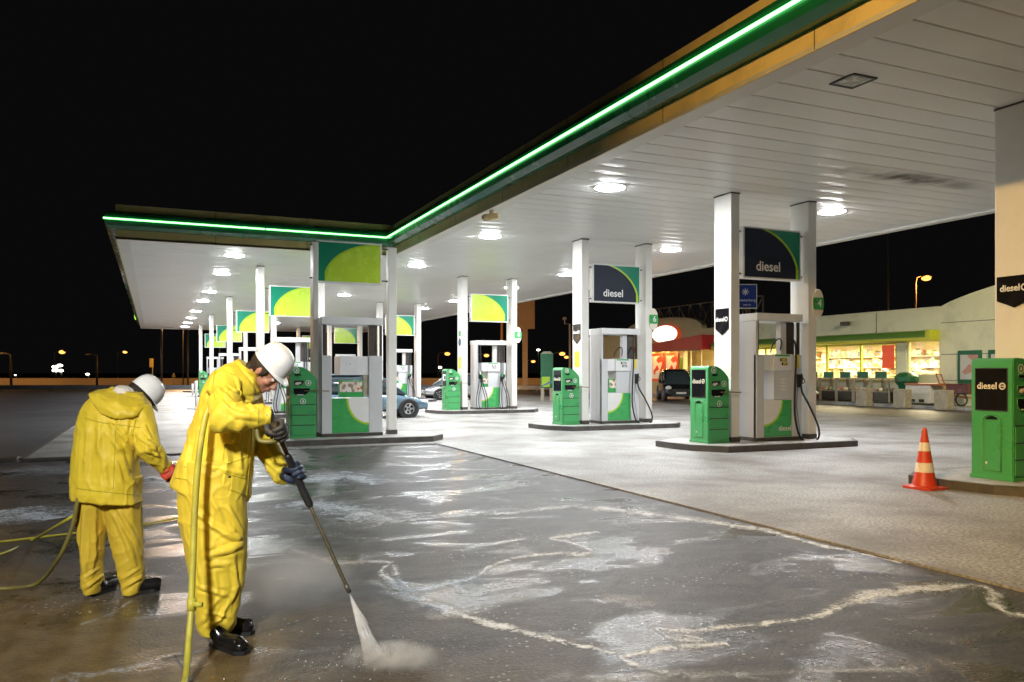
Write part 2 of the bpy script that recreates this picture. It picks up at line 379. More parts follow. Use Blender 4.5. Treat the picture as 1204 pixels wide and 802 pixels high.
FRONT = Matrix(((1, 0, 0, 0), (0, 0, -1, 0), (0, 1, 0, 0), (0, 0, 0, 1)))      # text facing -Y
LEFT = Matrix(((0, 0, -1, 0), (-1, 0, 0, 0), (0, 1, 0, 0), (0, 0, 0, 1)))       # text facing -X, reading towards -Y
def T(x, y, z): return Matrix.Translation((x, y, z))
def graph(w, lo, hi, n=28):
    """closed outline between two curves over 0..w"""
    xs = [w * i / n for i in range(n + 1)]
    up = [(x, hi(x)) for x in xs]; dn = [(x, lo(x)) for x in reversed(xs)]
    return up, dn
def curve_region(w, h, f, above=False, band=0.):
    """outline of the part of rectangle w x h below (or above) the falling curve f"""
    pts = []; n = 40
    cl = lambda v: max(0., min(h, v))
    xs = [w * i / n for i in range(n + 1)]
    if band:
        up = [(x, cl(f(x) + band)) for x in xs]; dn = [(x, cl(f(x))) for x in xs]
        keep = [i for i in range(n + 1) if up[i][1] - dn[i][1] > 1e-4]
        up = [up[i] for i in keep]; dn = [dn[i] for i in keep]
        return up + dn[::-1]
    ys = [(x, cl(f(x))) for x in xs]
    if above:
        keep = [p for p in ys if h - p[1] > 1e-4]
        return [(keep[0][0], h)] + keep + [(keep[-1][0], h)] if keep else []
    keep = [p for p in ys if p[1] > 1e-4]
    return [(keep[0][0], 0)] + keep + [(keep[-1][0], 0)]
# ================================================================== SETTING
def sheet(name, pts, z, m, kind='structure', thick=0., loc=None):
    b = MB()
    if thick:
        b.prism(pts, lambda u, v, ww: Vector((u, v, z - ww)), thick)
    else:
        b.bm.faces.new([b.bm.verts.new((x, y, z)) for x, y in pts])
    o = b.build(name, m); return tag(o, kind=kind)
sheet('ground', [(-1500, -1500), (1500, -1500), (1500, 1500), (-1500, 1500)], -.06, 'far_ground')
sheet('road', [(-60, 16.8), (-2.12, 16.8), (-2.12, 110), (-60, 110)], -.022, 'asphalt')
sheet('washed_floor', [(-40, -25), (5.67, -25), (5.67, 16.82), (-40, 16.82)], -.02, 'wet_slab')
EX, EY = 5.67, 16.8
sheet('forecourt', [(EX, -25), (23.5, -25), (23.5, 95), (-2.1, 95), (-2.1, EY), (EX, EY)], 0., 'forecourt_paving', thick=.05)
sheet('apron', [(23.5, -25), (30.15, -25), (30.15, 95), (23.5, 95)], -.004, 'apron')
b = MB(); b.box(-30, -2.2, EY - .18, EY + .12, -.05, .045, .02); b.box(-2.1, 1.9, EY - .2, EY - .02, -.05, .012, .008)
b.build('kerb', 'kerb_edge')['kind'] = 'structure'
b = MB()
for y in (30,): b.box(-2.3, -2.12, EY, 95, -.05, .006, 0)
b.build('gutter', 'apron')['kind'] = 'structure'
b = MB(); b.box(30.15, 30.35, -10, 60, -.05, .13, .02); b.box(30.35, 32.5, -10, 60, -.05, .125)
b.build('pavement', 'kerb_top')['kind'] = 'structure'
# highway across the background, in front of a low concrete barrier, lit by sodium lamps
def cl(x, d, z=0.): return RT * x + FW * d + Vector((0, 0, z))
b = MB(); q = [cl(-260, 76), cl(220, 76), cl(220, 104), cl(-260, 104)]
b.prism([(v.x, v.y) for v in q], lambda u, v, ww: Vector((u, v, .03 - ww)), .06); b.build('highway', 'highway')['kind'] = 'structure'
bar = MB(); q = [cl(-230, 98), cl(200, 98), cl(200, 98.5), cl(-230, 98.5)]
bar.prism([(v.x, v.y) for v in q], lambda u, v, ww: Vector((u, v, .86 - ww)), .84)
tag(bar.build('concrete_barrier', 'barrier'), 'long low concrete barrier glowing orange along the far side of the highway', 'barrier')
gr = empty('guard_rail', cl(-10, 66), 'long grey metal guard rail between the dark road and the highway', 'guard rail', rz=-YAW)
b = MB(); b.box(-230, 120, -.06, .06, .14, .50, .02); b.build('rail', 'guard_rail', gr)
b = MB()
for i in range(-57, 30): b.box(i*4, i*4 + .1, .07, .16, -.05, .48)
tag(b.build('rail_post', 'guard_rail', gr), kind='stuff')

# ================================================================== CANOPY
CZ, CT = 5.25, 6.20
X0, X1, XW = 6.92, 17.6, -.95
Y0, YC, Y1 = -4.0, 24.75, 74.0
can = empty('canopy', (X0, YC, 0), 'L-shaped station canopy with white slatted ceiling, cream and green fascia', 'canopy')
def off(v): return Vector(v) - Vector((X0, YC, 0))
def build_in_canopy(mb, name, m): mb.bm.transform(Matrix.Translation((-X0, -YC, 0))); return mb.build(name, m, can)
mat('ceiling', (.88, .88, .86), .34, spec=.28, metal=.0, var=.03, scale=.5, dirt=(.58, .56, .52), dirt_amt=.22, dscale=.4, rvar=.04)
mat('ceiling_stain', (.30, .27, .22), .5, var=.3, scale=3)
b = MB(); pitch = .50; y = Y0
while y < Y1 - .01:
    xl = X0 if y < YC - .01 else XW
    ye = min(y + pitch, Y1)
    prof = [(0, .03), (.012, .004), (.09, -.001), (.25, -.004), (.41, -.001), (.478, .004), (.488, .03)]
    row0 = []; row1 = []
    for dy, dz in prof:
        row0.append(b.bm.verts.new((xl + .35, y + dy, CZ + dz))); row1.append(b.bm.verts.new((X1 - .25, y + dy, CZ + dz)))
    row0.append(b.bm.verts.new((xl + .35, ye, CZ + .03))); row1.append(b.bm.verts.new((X1 - .25, ye, CZ + .03)))
    for k in range(len(row0) - 1):
        b.bm.faces.new((row0[k], row0[k+1], row1[k+1], row1[k]))
    y += pitch
build_in_canopy(b, 'ceiling', 'ceiling')
# plain border strips round the ceiling
b = MB()
b.box(X0, X0 + .35, Y0, YC + .35, CZ - .004, CZ + .05); b.box(XW, X0 + .002, YC, YC + .35, CZ - .005, CZ + .05)
b.box(XW, XW + .35, YC, Y1, CZ - .006, CZ + .05); b.box(X1 - .25, X1, Y0, Y1, CZ - .05, CZ + .12); b.box(XW, X1, Y1 - .3, Y1, CZ - .03, CZ + .05)
build_in_canopy(b, 'ceiling_border', 'column_paint')
b = MB(); b.box(X0 + .1, X1 - .05, Y0, Y1, CT - .12, CT - .05); b.box(XW + .1, X0 + .1, YC + .1, Y1, CT - .12, CT - .05)
build_in_canopy(b, 'roof', 'roof_sheet')
def sweep(prof, mname, name):
    """prof: (outward, z) section swept along the front edge: near end -> corner -> left end -> far end"""
    b = MB(); rows = []
    for o, z in prof:
        rows.append([(X0 - o, Y0, z), (X0 - o, YC - o, z), (XW - o, YC - o, z), (XW - o, Y1 + o, z), (X1 + o, Y1 + o, z), (X1 + o, Y0, z)])
    V = [[b.bm.verts.new(p) for p in r] for r in rows]
    for A, B in zip(V, V[1:]):
        for k in range(5): b.bm.faces.new((A[k], A[k+1], B[k+1], B[k]))
    return build_in_canopy(b, name, mname)
ob = sweep([(-.03, CZ - .012), (.0, CZ - .012), (.0, CZ + .25), (-.03, CZ + .25)], 'fascia_cream', 'lower_fascia')
sweep([(-.02, CZ + .25), (.12, CZ + .255), (.24, CZ + .33), (.26, CZ + .42), (.26, CZ + .60), (.22, CZ + .68), (.12, CZ + .735), (-.02, CZ + .74)], 'fascia_green', 'green_fascia')
sweep([(-.03, CZ + .74), (.0, CZ + .74), (.0, CT), (-.06, CT), (-.06, CZ + .8)], 'fascia_cream', 'upper_fascia')
# joints in the cream band
b = MB()
for yy in range(-2, 25, 3):
    b.box(X0 - .003, X0, yy, yy + .012, CZ, CZ + .25); b.box(X0 - .003, X0, yy, yy + .012, CZ + .74, CT)
for k in range(1, 3): b.box(XW + k*2.6, XW + k*2.6 + .012, YC - .003, YC, CZ, CZ + .25); b.box(XW + k*2.6, XW + k*2.6 + .012, YC - .003, YC, CZ + .74, CT)
build_in_canopy(b, 'fascia_joint', 'dark_trim')['kind'] = 'stuff'
# neon tube in three runs
NZ = CZ + .50
for (a, c) in (((X0 - .285, Y0, NZ), (X0 - .285, YC - .285, NZ)), ((X0 - .285, YC - .285, NZ), (X0 - 3.9, YC - .285, NZ)), ((X0 - 3.93, YC - .285, NZ), (XW - .29, YC - .285, NZ))):
    b = MB(); b.tube([a, c], .024, 8); build_in_canopy(b, 'neon_tube', 'neon')
b = MB(); b.box(XW - .30, XW - .24, 64.5, 67.5, CZ + .30, CZ + .75, .01); build_in_canopy(b, 'side_light', 'neon_lime')
# soot and damp stains on the near ceiling panels
b = MB()
for (px0, py0, w_, h_) in ((1035, 205, 1.6, .9), (1110, 215, 1.4, .55)):
    p = dp(px0, py0, (CZ - CAM_H) * F_PX / (HOR - py0))
    b.box(p.x - w_, p.x + w_, p.y - h_/2, p.y + h_/2, CZ - .0085, CZ - .006)
M['ceiling_stain'].node_tree.nodes['Principled BSDF'].inputs['Alpha'].default_value = 1
def stain_alpha():
    m = M['ceiling_stain']; n = m.node_tree.nodes; l = m.node_tree.links; bs = n['Principled BSDF']
    tc = n.new('ShaderNodeTexCoord'); sub = n.new('ShaderNodeTexNoise'); sub.inputs['Scale'].default_value = 1.6; sub.inputs['Detail'].default_value = 8; l.new(tc.outputs['Object'], sub.inputs['Vector'])
    uvg = n.new('ShaderNodeTexGradient'); uvg.gradient_type = 'SPHERICAL'
    mp = n.new('ShaderNodeMapping'); mp.inputs['Location'].default_value = (-1, -1, -.0); mp.inputs['Scale'].default_value = (2, 2, 0)
    l.new(tc.outputs['Generated'], mp.inputs[0]); l.new(mp.outputs[0], uvg.inputs[0])
    mu = n.new('ShaderNodeMath'); mu.operation = 'MULTIPLY_ADD'; l.new(sub.outputs[0], mu.inputs[0]); mu.inputs[1].default_value = 1.6; mu.inputs[2].default_value = -.55
    m2 = n.new('ShaderNodeMath'); m2.operation = 'MULTIPLY'; l.new(mu.outputs[0], m2.inputs[0]); l.new(uvg.outputs[1], m2.inputs[1]); m2.use_clamp = True
    l.new(m2.outputs[0], bs.inputs['Alpha'])
stain_alpha()
build_in_canopy(b, 'stain', 'ceiling_stain')

# ------------------------------------------------------------------ ceiling lamps
ORD = ['nearest', 'second', 'third', 'fourth', 'fifth', 'sixth', 'seventh', 'eighth', 'ninth']
def ceiling_light(x, y, label, lit=True):
    t = empty('ceiling_light', (x, y, CZ), label, 'ceiling lamp', 'round lamps set in the canopy ceiling')
    b = MB(); b.lathe([(.34, .0), (.34, -.008), (.305, -.012), (.30, -.004)], 28); b.build('rim', 'white_paint', t)
    b = MB(); b.lathe([(.29, -.006), (.283, -.014), (.24, -.024), (.15, -.030), (.02, -.032)], 16); b.build('lens', 'lamp_white', t, smooth=True)
    return t
rows = [('front row of the main canopy', 8.35, [13.9, 20.2, 26.8, 38.4, 51.0, 62.0]),
        ('back row of the main canopy', 14.25, [13.9, 20.2, 26.9, 32.0, 39.2, 44.5, 57.0]),
        ('left wing row', 2.35, [26.8, 31.9, 39.2, 44.5, 52.0, 58.5, 64.5, 70.0])]
for nm, x, ys in rows:
    for i, y in enumerate(ys):
        ceiling_light(x, y, 'round white ceiling lamp, %s in the %s' % (ORD[i], nm))
# the square lamp that is switched off
t = empty('square_lamp', (8.1, 7.55, CZ), 'square unlit glass lamp recessed in the ceiling near the yellow fascia', 'ceiling lamp')
b = MB()
for s in (-1, 1): b.box(-.20, .20, s*.185 - .02, s*.185 + .02, -.02, .0, .004); b.box(s*.185 - .02, s*.185 + .02, -.164, .164, -.018, .0, .004)
b.build('frame', 'dark_trim', t)
mat('dull_glass', (.50, .53, .48), .25, var=.25, scale=9); b = MB(); b.box(-.165, .165, -.164, .164, -.012, -.006); b.build('lens', 'dull_glass', t)
# round camera hanging under the fascia
p = xp(578, 250, X0 + .15)
t = empty('security_camera', (p.x, p.y, CZ), 'small round camera hanging under the canopy edge', 'camera')
b = MB(); b.tube([(0, 0, 0), (0, 0, -.07)], .05, 12); b.build('bracket', 'fascia_cream', t)
b = MB(); b.tube([(.13, -.10, -.12), (-.10, .08, -.15)], [.07, .085], 16); b.ell((-.11, .09, -.15), (.095, .095, .085)); b.build('housing', 'fascia_cream', t, smooth=True)

# ================================================================== FORECOURT THINGS
def pump_island(xa, yc, xl, xr, label, hw=1.02):
    b = MB(); pts = [(xl, -hw*.1 + .2), (xl + .10, -hw*.45), (xl + .5, -hw), (xr - .4, -hw), (xr, -hw*.5), (xr, hw*.5), (xr - .4, hw), (xl + .5, hw), (xl, hw*.7)]
    b.prism(pts, lambda u, v, ww: Vector((u, v, .118 - ww)), .118)
    cx = (xl + xr) / 2
    t = b.build('pump_island', ['kerb_dark'], None, (xa, yc, 0)); tag(t, label, 'kerb island', 'raised kerb islands under the pumps')
    sc = [((x - cx) * .975 + cx, y * .93) for x, y in pts]
    b = MB(); b.prism(sc, lambda u, v, ww: Vector((u, v, .123 - ww)), .004); b.build('top_slab', 'kerb_top', t)
    return t
IZ = .123
def column(x, y, label, h=CZ, wx=.22, wy=.54, z0=IZ, group='rectangular columns that carry the canopy'):
    t = empty('column', (x, y, z0), label, 'column', group)
    b = MB(); b.box(-wx/2, wx/2, -wy/2, wy/2, .10, h - z0 - .003, .012); b.build('shaft', 'column_paint', t)
    b = MB(); b.box(-wx/2 - .012, wx/2 + .012, -wy/2 - .012, wy/2 + .012, 0, .10, .008); b.build('base', 'dark_metal', t)
    b = MB(); b.box(-wx/2 - .01, wx/2 + .01, -wy/2 - .01, wy/2 + .01, h - z0 - .03, h - z0 - .006); b.build('collar', 'dark_metal', t)
    return t
def sign_board(x0, x1, yc, z0, z1, kind, label, mirror=False, big=1.0):
    w_, h_ = x1 - x0, z1 - z0
    t = empty('sign_board', (x0, yc, z0), label, 'sign', 'hanging sign boards between the columns')
    b = MB(); b.box(0, w_, -.10, .10, 0, h_, .008); b.build('case', 'white_paint', t)
    inner, base, band = ('navy', 'teal', .035) if kind == 'diesel' else ('lime', 'teal', .0)
    mir = (lambda u: w_ - u) if mirror else (lambda u: u)
    m = .035
    ww_, hh_ = w_ - 2*m, h_ - 2*m
    fk = lambda k_: (lambda x, k=k_*big: hh_*1.04*k * math.sqrt(max(0, 1 - (max(0, x - .05*ww_) / (.90*ww_*k))**2)))
    f2 = fk(1.0)
    for sgn in (-1, 1):
        to = lambda u, v, q, s=sgn: Vector((mir(u + m), s*(.10 + q), v + m))
        b = MB(); b.prism([(0, 0), (ww_, 0), (ww_, hh_), (0, hh_)], to, .004); b.build('panel', base, t)
        b = MB(); b.prism(curve_region(ww_, hh_, f2), to, .007); b.build('dial_face', inner, t)
        if kind == 'diesel':
            f3 = fk(1.04)
            b = MB(); b.prism(curve_region(ww_, hh_, f3), to, .0055); b.build('stripe', 'lime', t)
        else:
            f3 = fk(.955)
            if 'lime_light' not in M: mat('lime_light', (.50, .72, .05), .25, var=.05, coat=.5)
            b = MB(); b.prism(curve_region(ww_, hh_, f3), to, .0085); b.build('stripe', 'lime_light', t)
    if kind == 'diesel':
        text('diesel', .29, 'lettering', 'white_mark', t, T(w_*.42, -.112, h_*.24) @ FRONT, .002, bold=.004)
    for zz in (.10, h_ - .1):
        for xa_, xb_ in ((-.14, 0), (w_, w_ + .16)):
            b = MB(); b.box(xa_, xb_, -.02, .02, zz - .015, zz + .015); b.build('bracket', 'dark_metal', t)
    return t
def glyph(t, x, z, y, r=.062):
    """white ring with a small symbol, on a front face"""
    b = MB(); n = 22
    o = [b.bm.verts.new((x + r*math.cos(k*2*math.pi/n), y, z + r*math.sin(k*2*math.pi/n))) for k in range(n)]
    i = [b.bm.verts.new((x + r*.78*math.cos(k*2*math.pi/n), y, z + r*.78*math.sin(k*2*math.pi/n))) for k in range(n)]
    for k in range(n): b.bm.faces.new((o[k], o[(k+1) % n], i[(k+1) % n], i[k]))
    v = [b.bm.verts.new((x + a*r, y, z + c*r)) for a, c in ((-.28, -.35), (.22, -.42), (.42, .0), (.05, .5), (-.18, .2))]
    b.bm.faces.new(v)
    return b.build('symbol', 'white_mark', t)
def service_bin(x, y, label, panel='diesel', rod=True, w_=.53, d_=.60, h_=1.56):
    """x, y: left front corner at island level"""
    t = empty('service_bin', (x, y, IZ), label, 'service unit', 'green bins with towel and squeegee holders')
    prof = [(0, .0), (0, h_ - .05), (.02, h_ - .015), (.06, h_), (w_*.42, h_ - .01), (w_*.62, h_ - .055), (w_*.80, h_ - .13), (w_*.93, h_ - .21), (w_, h_ - .27), (w_, 0)]
    b = MB(); b.prism(prof, lambda u, v, q: Vector((u, q + .006, v)), d_ - .012)
    bmesh.ops.bevel(b.bm, geom=[e for e in b.bm.edges if e.calc_length() > .03], offset=.012, segments=2, affect='EDGES')
    # recesses cut later by dark liners set into boxes
    b.build('body', 'bin_green', t, smooth=True)
    b = MB(); b.box(-.012, w_ + .004, -.006, d_ + .006, 0, .05, .006); b.build('plinth', 'bin_green', t)
    # drawer fronts on the face towards the road, with real gaps between
    zs = [.07, .29, .51, .735]
    for z0, z1 in zip(zs, zs[1:]):
        b = MB(); b.box(.035, w_ - .015, -.010, .006, z0, z1 - .018, .005); b.build('drawer', 'bin_green', t)
        b = MB(); b.box(.035, w_ - .02, -.004, .005, z1 - .018, z1); b.build('groove', 'dark_trim', t)
    def slot(cx, cz, ww_, hh_, taper, name, inner='dark_trim'):
        o = MB(); k = 10
        pts = [(-ww_/2, hh_/2), (ww_/2, hh_/2), (ww_/2, hh_*.1)] + [(ww_/2 - taper*(j/6), hh_*.1 - hh_*.6*math.sin(j/6*math.pi/2)) for j in range(1, 7)] + [(-ww_/2 + taper*.4, -hh_/2), (-ww_/2, -hh_*.15)]
        o.prism(pts, lambda u, v, q: Vector((cx + u, -.009 + q, cz + v)), .02); o.build(name, inner, t)
        # rim around the opening
        ring = [Vector((cx + u*1.03, -.008, cz + v*1.05)) for u, v in pts]; rm = MB(); rm.tube(ring + [ring[0]], .0065, 6); rm.build('rim', 'bin_green', t)
    slot(.16, 1.375, .15, .05, .05, 'slot', 'glass_dark')
    slot(.185, 1.20, .22, .11, .08, 'towel_slot')
    slot(.24, 1.01, .34, .15, .13, 'squeegee_slot', 'black_gloss')
    b = MB(); b.ell((.15, -.012, 1.185), (.05, .010, .03)); b.ell((.20, -.012, 1.20), (.035, .01, .022)); b.build('paper_towel', 'towel', t)
    b = MB(); b.box(.14, .29, -.016, -.006, .935, .95, .003); b.build('lip', 'white_mark', t)
    for gx, gz in ((.13, 1.475), (.385, 1.20), (.27, .80)): glyph(t, gx, gz, -.0125)
    if rod:
        b = MB(); b.tube([(.30, -.02, 1.03), (w_ + .08, -.03, 1.03), (w_ + .27, -.03, 1.02)], .011, 8); b.build('squeegee_handle', 'brown_metal', t)
    # left face: black glass panel, scoop recess
    b = MB(); b.box(-.006, .01, .085, d_ - .075, .925, 1.475, .004); b.build('display_panel', 'black_gloss' if panel == 'diesel' else 'navy', t)
    b = MB(); b.box(-.004, .005, .075, d_ - .065, .912, 1.488); b.build('panel_frame', 'dark_trim', t)
    if panel == 'diesel':
        text('diesel', .125, 'lettering', 'cream_mark', t, T(-.008, .36, 1.245) @ LEFT, .001, bold=.0025)
        b = MB(); n = 26; b.tube([Vector((-.0085, .145 + .038*math.cos(k*2*math.pi/n), 1.245 + .038*math.sin(k*2*math.pi/n))) for k in range(n + 1)], .010, 6)
        b.box(-.0105, -.007, .12, .17, 1.237, 1.253); b.build('emblem', 'cream_mark', t)
    else:
        b = MB(); b.box(-.0085, -.0062, .12, d_ - .13, 1.12, 1.36); b.build('print', 'white_mark', t)
        b = MB(); b.box(-.0100, -.0086, .15, d_ - .25, 1.16, 1.30); b.build('print', 'car_blue', t)
    c0, c1 = .17, .43
    arch = [(c0, .12), (c1, .12), (c1, .78)] + [(.30 + .13*math.cos(a), .78 + .085*math.sin(a)) for a in [j*math.pi/8 for j in range(1, 8)]] + [(c0, .78)]
    ring = [Vector((-.001, u, v)) for u, v in arch]
    b = MB(); b.tube(ring + [ring[0]], .011, 6); b.build('scoop_rim', 'bin_green', t)
    b = MB(); b.prism([(.30 + .085*math.cos(a), .80 + .045*math.sin(a)) for a in [j*math.pi/10 for j in range(11)]], lambda u, v, q: Vector((-.004 + q, u, v)), .01); b.build('finger_hole', 'glass_dark', t)
    b = MB(); b.box(-.005, .003, .36, .385, .20, .235); b.build('lock', 'white_mark', t)
    return t
def hose_pts(*p): 
    """smooth curve through the points"""
    P = [Vector(q) for q in p]; P = [P[0]] + P + [P[-1]]; out = []
    for i in range(1, len(P) - 2):
        for k in range(8):
            t = k / 8; a, b_, c, d = P[i-1], P[i], P[i+1], P[i+2]
            out.append(.5 * ((2*b_) + (c - a)*t + (2*a - 5*b_ + 4*c - d)*t*t + (3*b_ - a - 3*c + d)*t**3))
    out.append(P[-2]); return out
def nozzle(t, x, y, z, s=1):
    b = MB(); b.box(x - .035, x + .035, y - .05, y + .02, z - .02, z + .26, .012); b.build('holster', 'black_plastic', t)
    b = MB(); b.tube([(x, y - .06, z + .02), (x, y - .09, z + .10), (x + .02*s, y - .09, z + .19), (x + .05*s, y - .05, z + .27)], [.022, .028, .022, .014], 8)
    b.tube([(x, y - .10, z + .05), (x + .07*s, y - .12, z + .10), (x + .05*s, y - .10, z + .18)], .010, 6); b.build('nozzle', 'rubber', t)
def quarter(w_, h_, rx, rz, right=False, n=20):
    pts = [(0, h_)] + [(rx*math.sin(a), h_ - rz*math.cos(a)) for a in [math.pi/2*(1 - k/n) for k in range(n + 1)]]
    return [(w_ - u, v) for u, v in pts] if right else pts
def fuel_pump(x, y, w_, kind, label, depth=.70):
    """x, y: left front corner; front faces -Y"""
    t = empty('fuel_pump', (x, y, IZ), label, 'fuel pump', 'fuel pumps on the islands')
    H = 2.66; k = w_ / 1.2
    px = .19*k; rx = w_ - .27*k          # left post width, start of the right bank
    mm = 'pump_grey'
    def pt(name, m, *boxes, bev=.006):
        b = MB()
        for q in boxes: b.box(*q, bev)
        return b.build(name, m, t)
    pt('base_plate', 'dark_metal', (-.01, w_ + .01, -.01, depth + .01, 0, .075))
    pt('side_panel', mm, (0, .055, .02, depth - .02, .075, H - .16))
    if kind == 'rear':
        pt('front_post', mm, (0, px, 0, .09, .075, 1.80), (rx, w_, 0, .09, .075, 1.80))
        pt('upper_post', 'dark_metal', (.02, px*.45, .02, .10, 1.803, H - .17)); pt('upper_post', 'dark_metal', (rx, rx + .14, .02, .12, 1.803, H - .17), (w_ - .05, w_, .02, .1, 1.803, H - .17))
        pt('rear_bank', 'brown_metal', (rx + .15, w_ - .06, .2, .35, 1.80, H - .17))
    else:
        pt('front_post', mm, (0, px, 0, .09, .075, 1.80), (rx, w_, 0, .09, .075, 1.80))
        pt('upper_post', 'dark_metal', (.045, .075, .02, .09, 1.803, H - .17)); pt('upper_post', 'dark_metal', (w_ - .075, w_ - .045, .02, .09, 1.803, H - .17))
        pt('hose_mast', 'pump_grey', (w_*.60, w_*.72, .10, .24, 1.80, H - .17))
        pt('rear_bank', 'dark_metal', (w_*.76, w_*.93, .14, .36, 1.80, H - .17))
    pt('far_panel', mm, (w_ - .055, w_, .10, depth - .02, .075, 1.80))
    pt('top_beam', 'pump_light', (-.01, w_ + .01, -.02, depth, H - .16, H), bev=.012)
    pt('far_upright', mm, (w_ - .05, w_, depth - .12, depth - .02, 1.80, H - .16))
    # counter head
    if kind == 'rear':
        pt('counter_head', 'pump_light', (px + .16*k, rx, .03, depth - .08, 1.37, 1.79))
        pt('inner_post', 'concrete_post', (rx - .12, rx - .02, .04, .2, .88, 1.366))
        pt('screw', 'dark_trim', (px + .36*k, px + .375*k, .024, .031, 1.60, 1.615), bev=0)
    else:
        pt('counter_head', 'pump_light', (px, px + .24*k, .03, depth - .06, 1.47, 1.795), (px + .243*k, rx, -.015, depth - .02, 1.47, 1.81))
        cxx = px + .50*k
        pt('display', 'glass_dark', (cxx - .09, cxx + .08, -.021, -.014, 1.66, 1.72), (cxx - .05, cxx + .10, -.021, -.014, 1.58, 1.635), bev=0)
        pt('keypad', 'yellow_label' if kind == 'diesel' else 'white_mark', (cxx - .02, cxx + .08, -.023, -.0205, 1.595, 1.622), (cxx - .06, cxx + .06, -.023, -.0205, 1.675, 1.705), bev=0)
        pt('top_strip', 'panel_green', (px + .27*k, rx - .08, -.020, -.0145, 1.765, 1.80), bev=0)
        pt('lower_column', 'pump_grey', (px + .28*k, rx, .02, depth - .06, .865, 1.468))
        if kind == 'diesel':
            b = MB()
            for r_ in range(4):
                for c_ in range(3): b.box(cxx - .04 + c_*.05, cxx - .01 + c_*.05, .012, .0195, 1.05 + r_*.07, 1.09 + r_*.07)
            b.build('button_grid', 'white_mark', t)
    pt('cabinet', 'pump_light', (px, rx, .012, depth - .03, .075, .86))
    # printed lower panel
    pw, ph = rx - px - .01, .765
    to = lambda u, v, q: Vector((px + .005 + u, .012 - q, .085 + v))
    b = MB(); b.prism([(0, 0), (pw, 0), (pw, ph), (0, ph)], to, .004); b.build('green_panel', 'panel_green', t)
    rr = (.62, .66) if kind != 'rear' else (.56, .72)
    b = MB(); b.prism(quarter(pw, ph, pw*rr[0] + .045, ph*rr[1] + .045, kind == 'rear'), to, .0055); b.build('stripe', 'lime', t)
    b = MB(); b.prism(quarter(pw, ph, pw*rr[0], ph*rr[1], kind == 'rear'), to, .007); b.build('dial_face', 'white_paint', t)
    if kind == 'diesel': text('diesel', .15, 'lettering', 'white_mark', t, T(px + pw*.76, .004, .085 + ph*.22) @ FRONT, .001, bold=.002)
    # advertising card in the opening
    if kind in ('advert', 'standard', 'rear'):
        ax = px + (.04 if kind != 'rear' else .14)*k
        pt('advert_card', 'panel_green', (ax, ax + .50*k if kind == 'rear' else ax + .36*k, .05, .07, .87, 1.25), bev=0)
        pt('advert_print', 'advert', (ax + .03, ax + (.47 if kind == 'rear' else .33)*k, .045, .0495, .99, 1.22), bev=0)
    if kind in ('diesel', 'advert'):
        # one thick hose from the mast down in a loop, back up to the nozzle
        hx = rx + .02
        b = MB(); b.tube(hose_pts((hx - .04, .12, 1.95), (hx, .03, 2.12), (hx + .03, -.05, 2.0), (hx + .01, -.08, 1.6), (hx - .03, -.09, 1.0), (hx - .03, -.10, .5), (hx + .08, -.13, .07), (hx + .32, -.16, -.04), (hx + .56, -.15, .03), (hx + .58, -.13, .28), (hx + .36, -.10, .72), (hx + .18, -.09, 1.0), (hx + .15, -.08, 1.2)), .021, 10); b.build('hose', 'rubber', t)
        b = MB(); b.tube(hose_pts((w_*.34, .05, 1.84), (w_*.36, .02, 2.0), (w_*.47, .0, 2.13), (w_*.55, .02, 2.08), (w_*.57, .08, 1.9)), .014, 8); b.build('hose', 'rubber', t)
        pt('price_label', 'yellow_label', (rx + .12, rx + .19, -.006, -.001, 1.52, 1.80), bev=0)
        nozzle(t, rx + .16, -.01, 1.13)
        b = MB(); b.tube(hose_pts((rx + .13, -.03, 1.1), (rx + .10, -.03, .7), (rx + .17, -.03, .3), (rx + .2, -.02, .1)), .005, 5); b.build('cable', 'dark_trim', t)
    elif kind == 'standard':
        for (hx, s) in ((px - .04, -1), (rx + .04, 1)):
            for j in range(2):
                xx = hx + s*j*.09
                b = MB(); b.tube(hose_pts((xx, .03, 2.46), (xx, -.03, 2.0), (xx, -.05, 1.5), (xx - s*.02 - .03, -.08, 1.0), (xx - .10 + s*.02, -.10, .4), (xx - .05 + .02*s, -.13, .03), (xx + .12 + .05*j, -.15, -.03), (xx + .24, -.14, .08), (xx + .22, -.11, .5), (xx + .10, -.09, .9), (xx + .05, -.08, 1.12)), .016, 8); b.build('hose', 'rubber', t)
                nozzle(t, xx + .03, -.02, 1.10 + .1*j, s)
                pt('nozzle_grip', 'white_paint' if j else 'panel_green', (xx + .0, xx + .06, -.13, -.08, 1.25 + .1*j, 1.36 + .1*j))
    return t
def plaque(x, y, z, label, w_=.42, h_=.55, orange=False):
    t = empty('price_plaque', (x, y, z), label, 'plaque', 'dark arrow-shaped diesel plaques on the columns')
    pts = [(-w_/2, h_/2), (w_/2, h_/2), (w_/2, -h_*.26), (0, -h_/2), (-w_/2, -h_*.26)]
    b = MB(); b.prism(pts, lambda u, v, q: Vector((-q, u, v)), .015); b.build('plate', 'black_gloss', t)
    text('diesel', .125, 'lettering', 'white_mark', t, T(-.017, .06, .05) @ LEFT, .001, bold=.003)
    b = MB(); n = 20; b.tube([Vector((-.018, -.145 + .04*math.cos(k*2*math.pi/n), .05 + .04*math.sin(k*2*math.pi/n))) for k in range(n + 1)], .011, 6); b.build('emblem', 'white_mark', t)
    return t
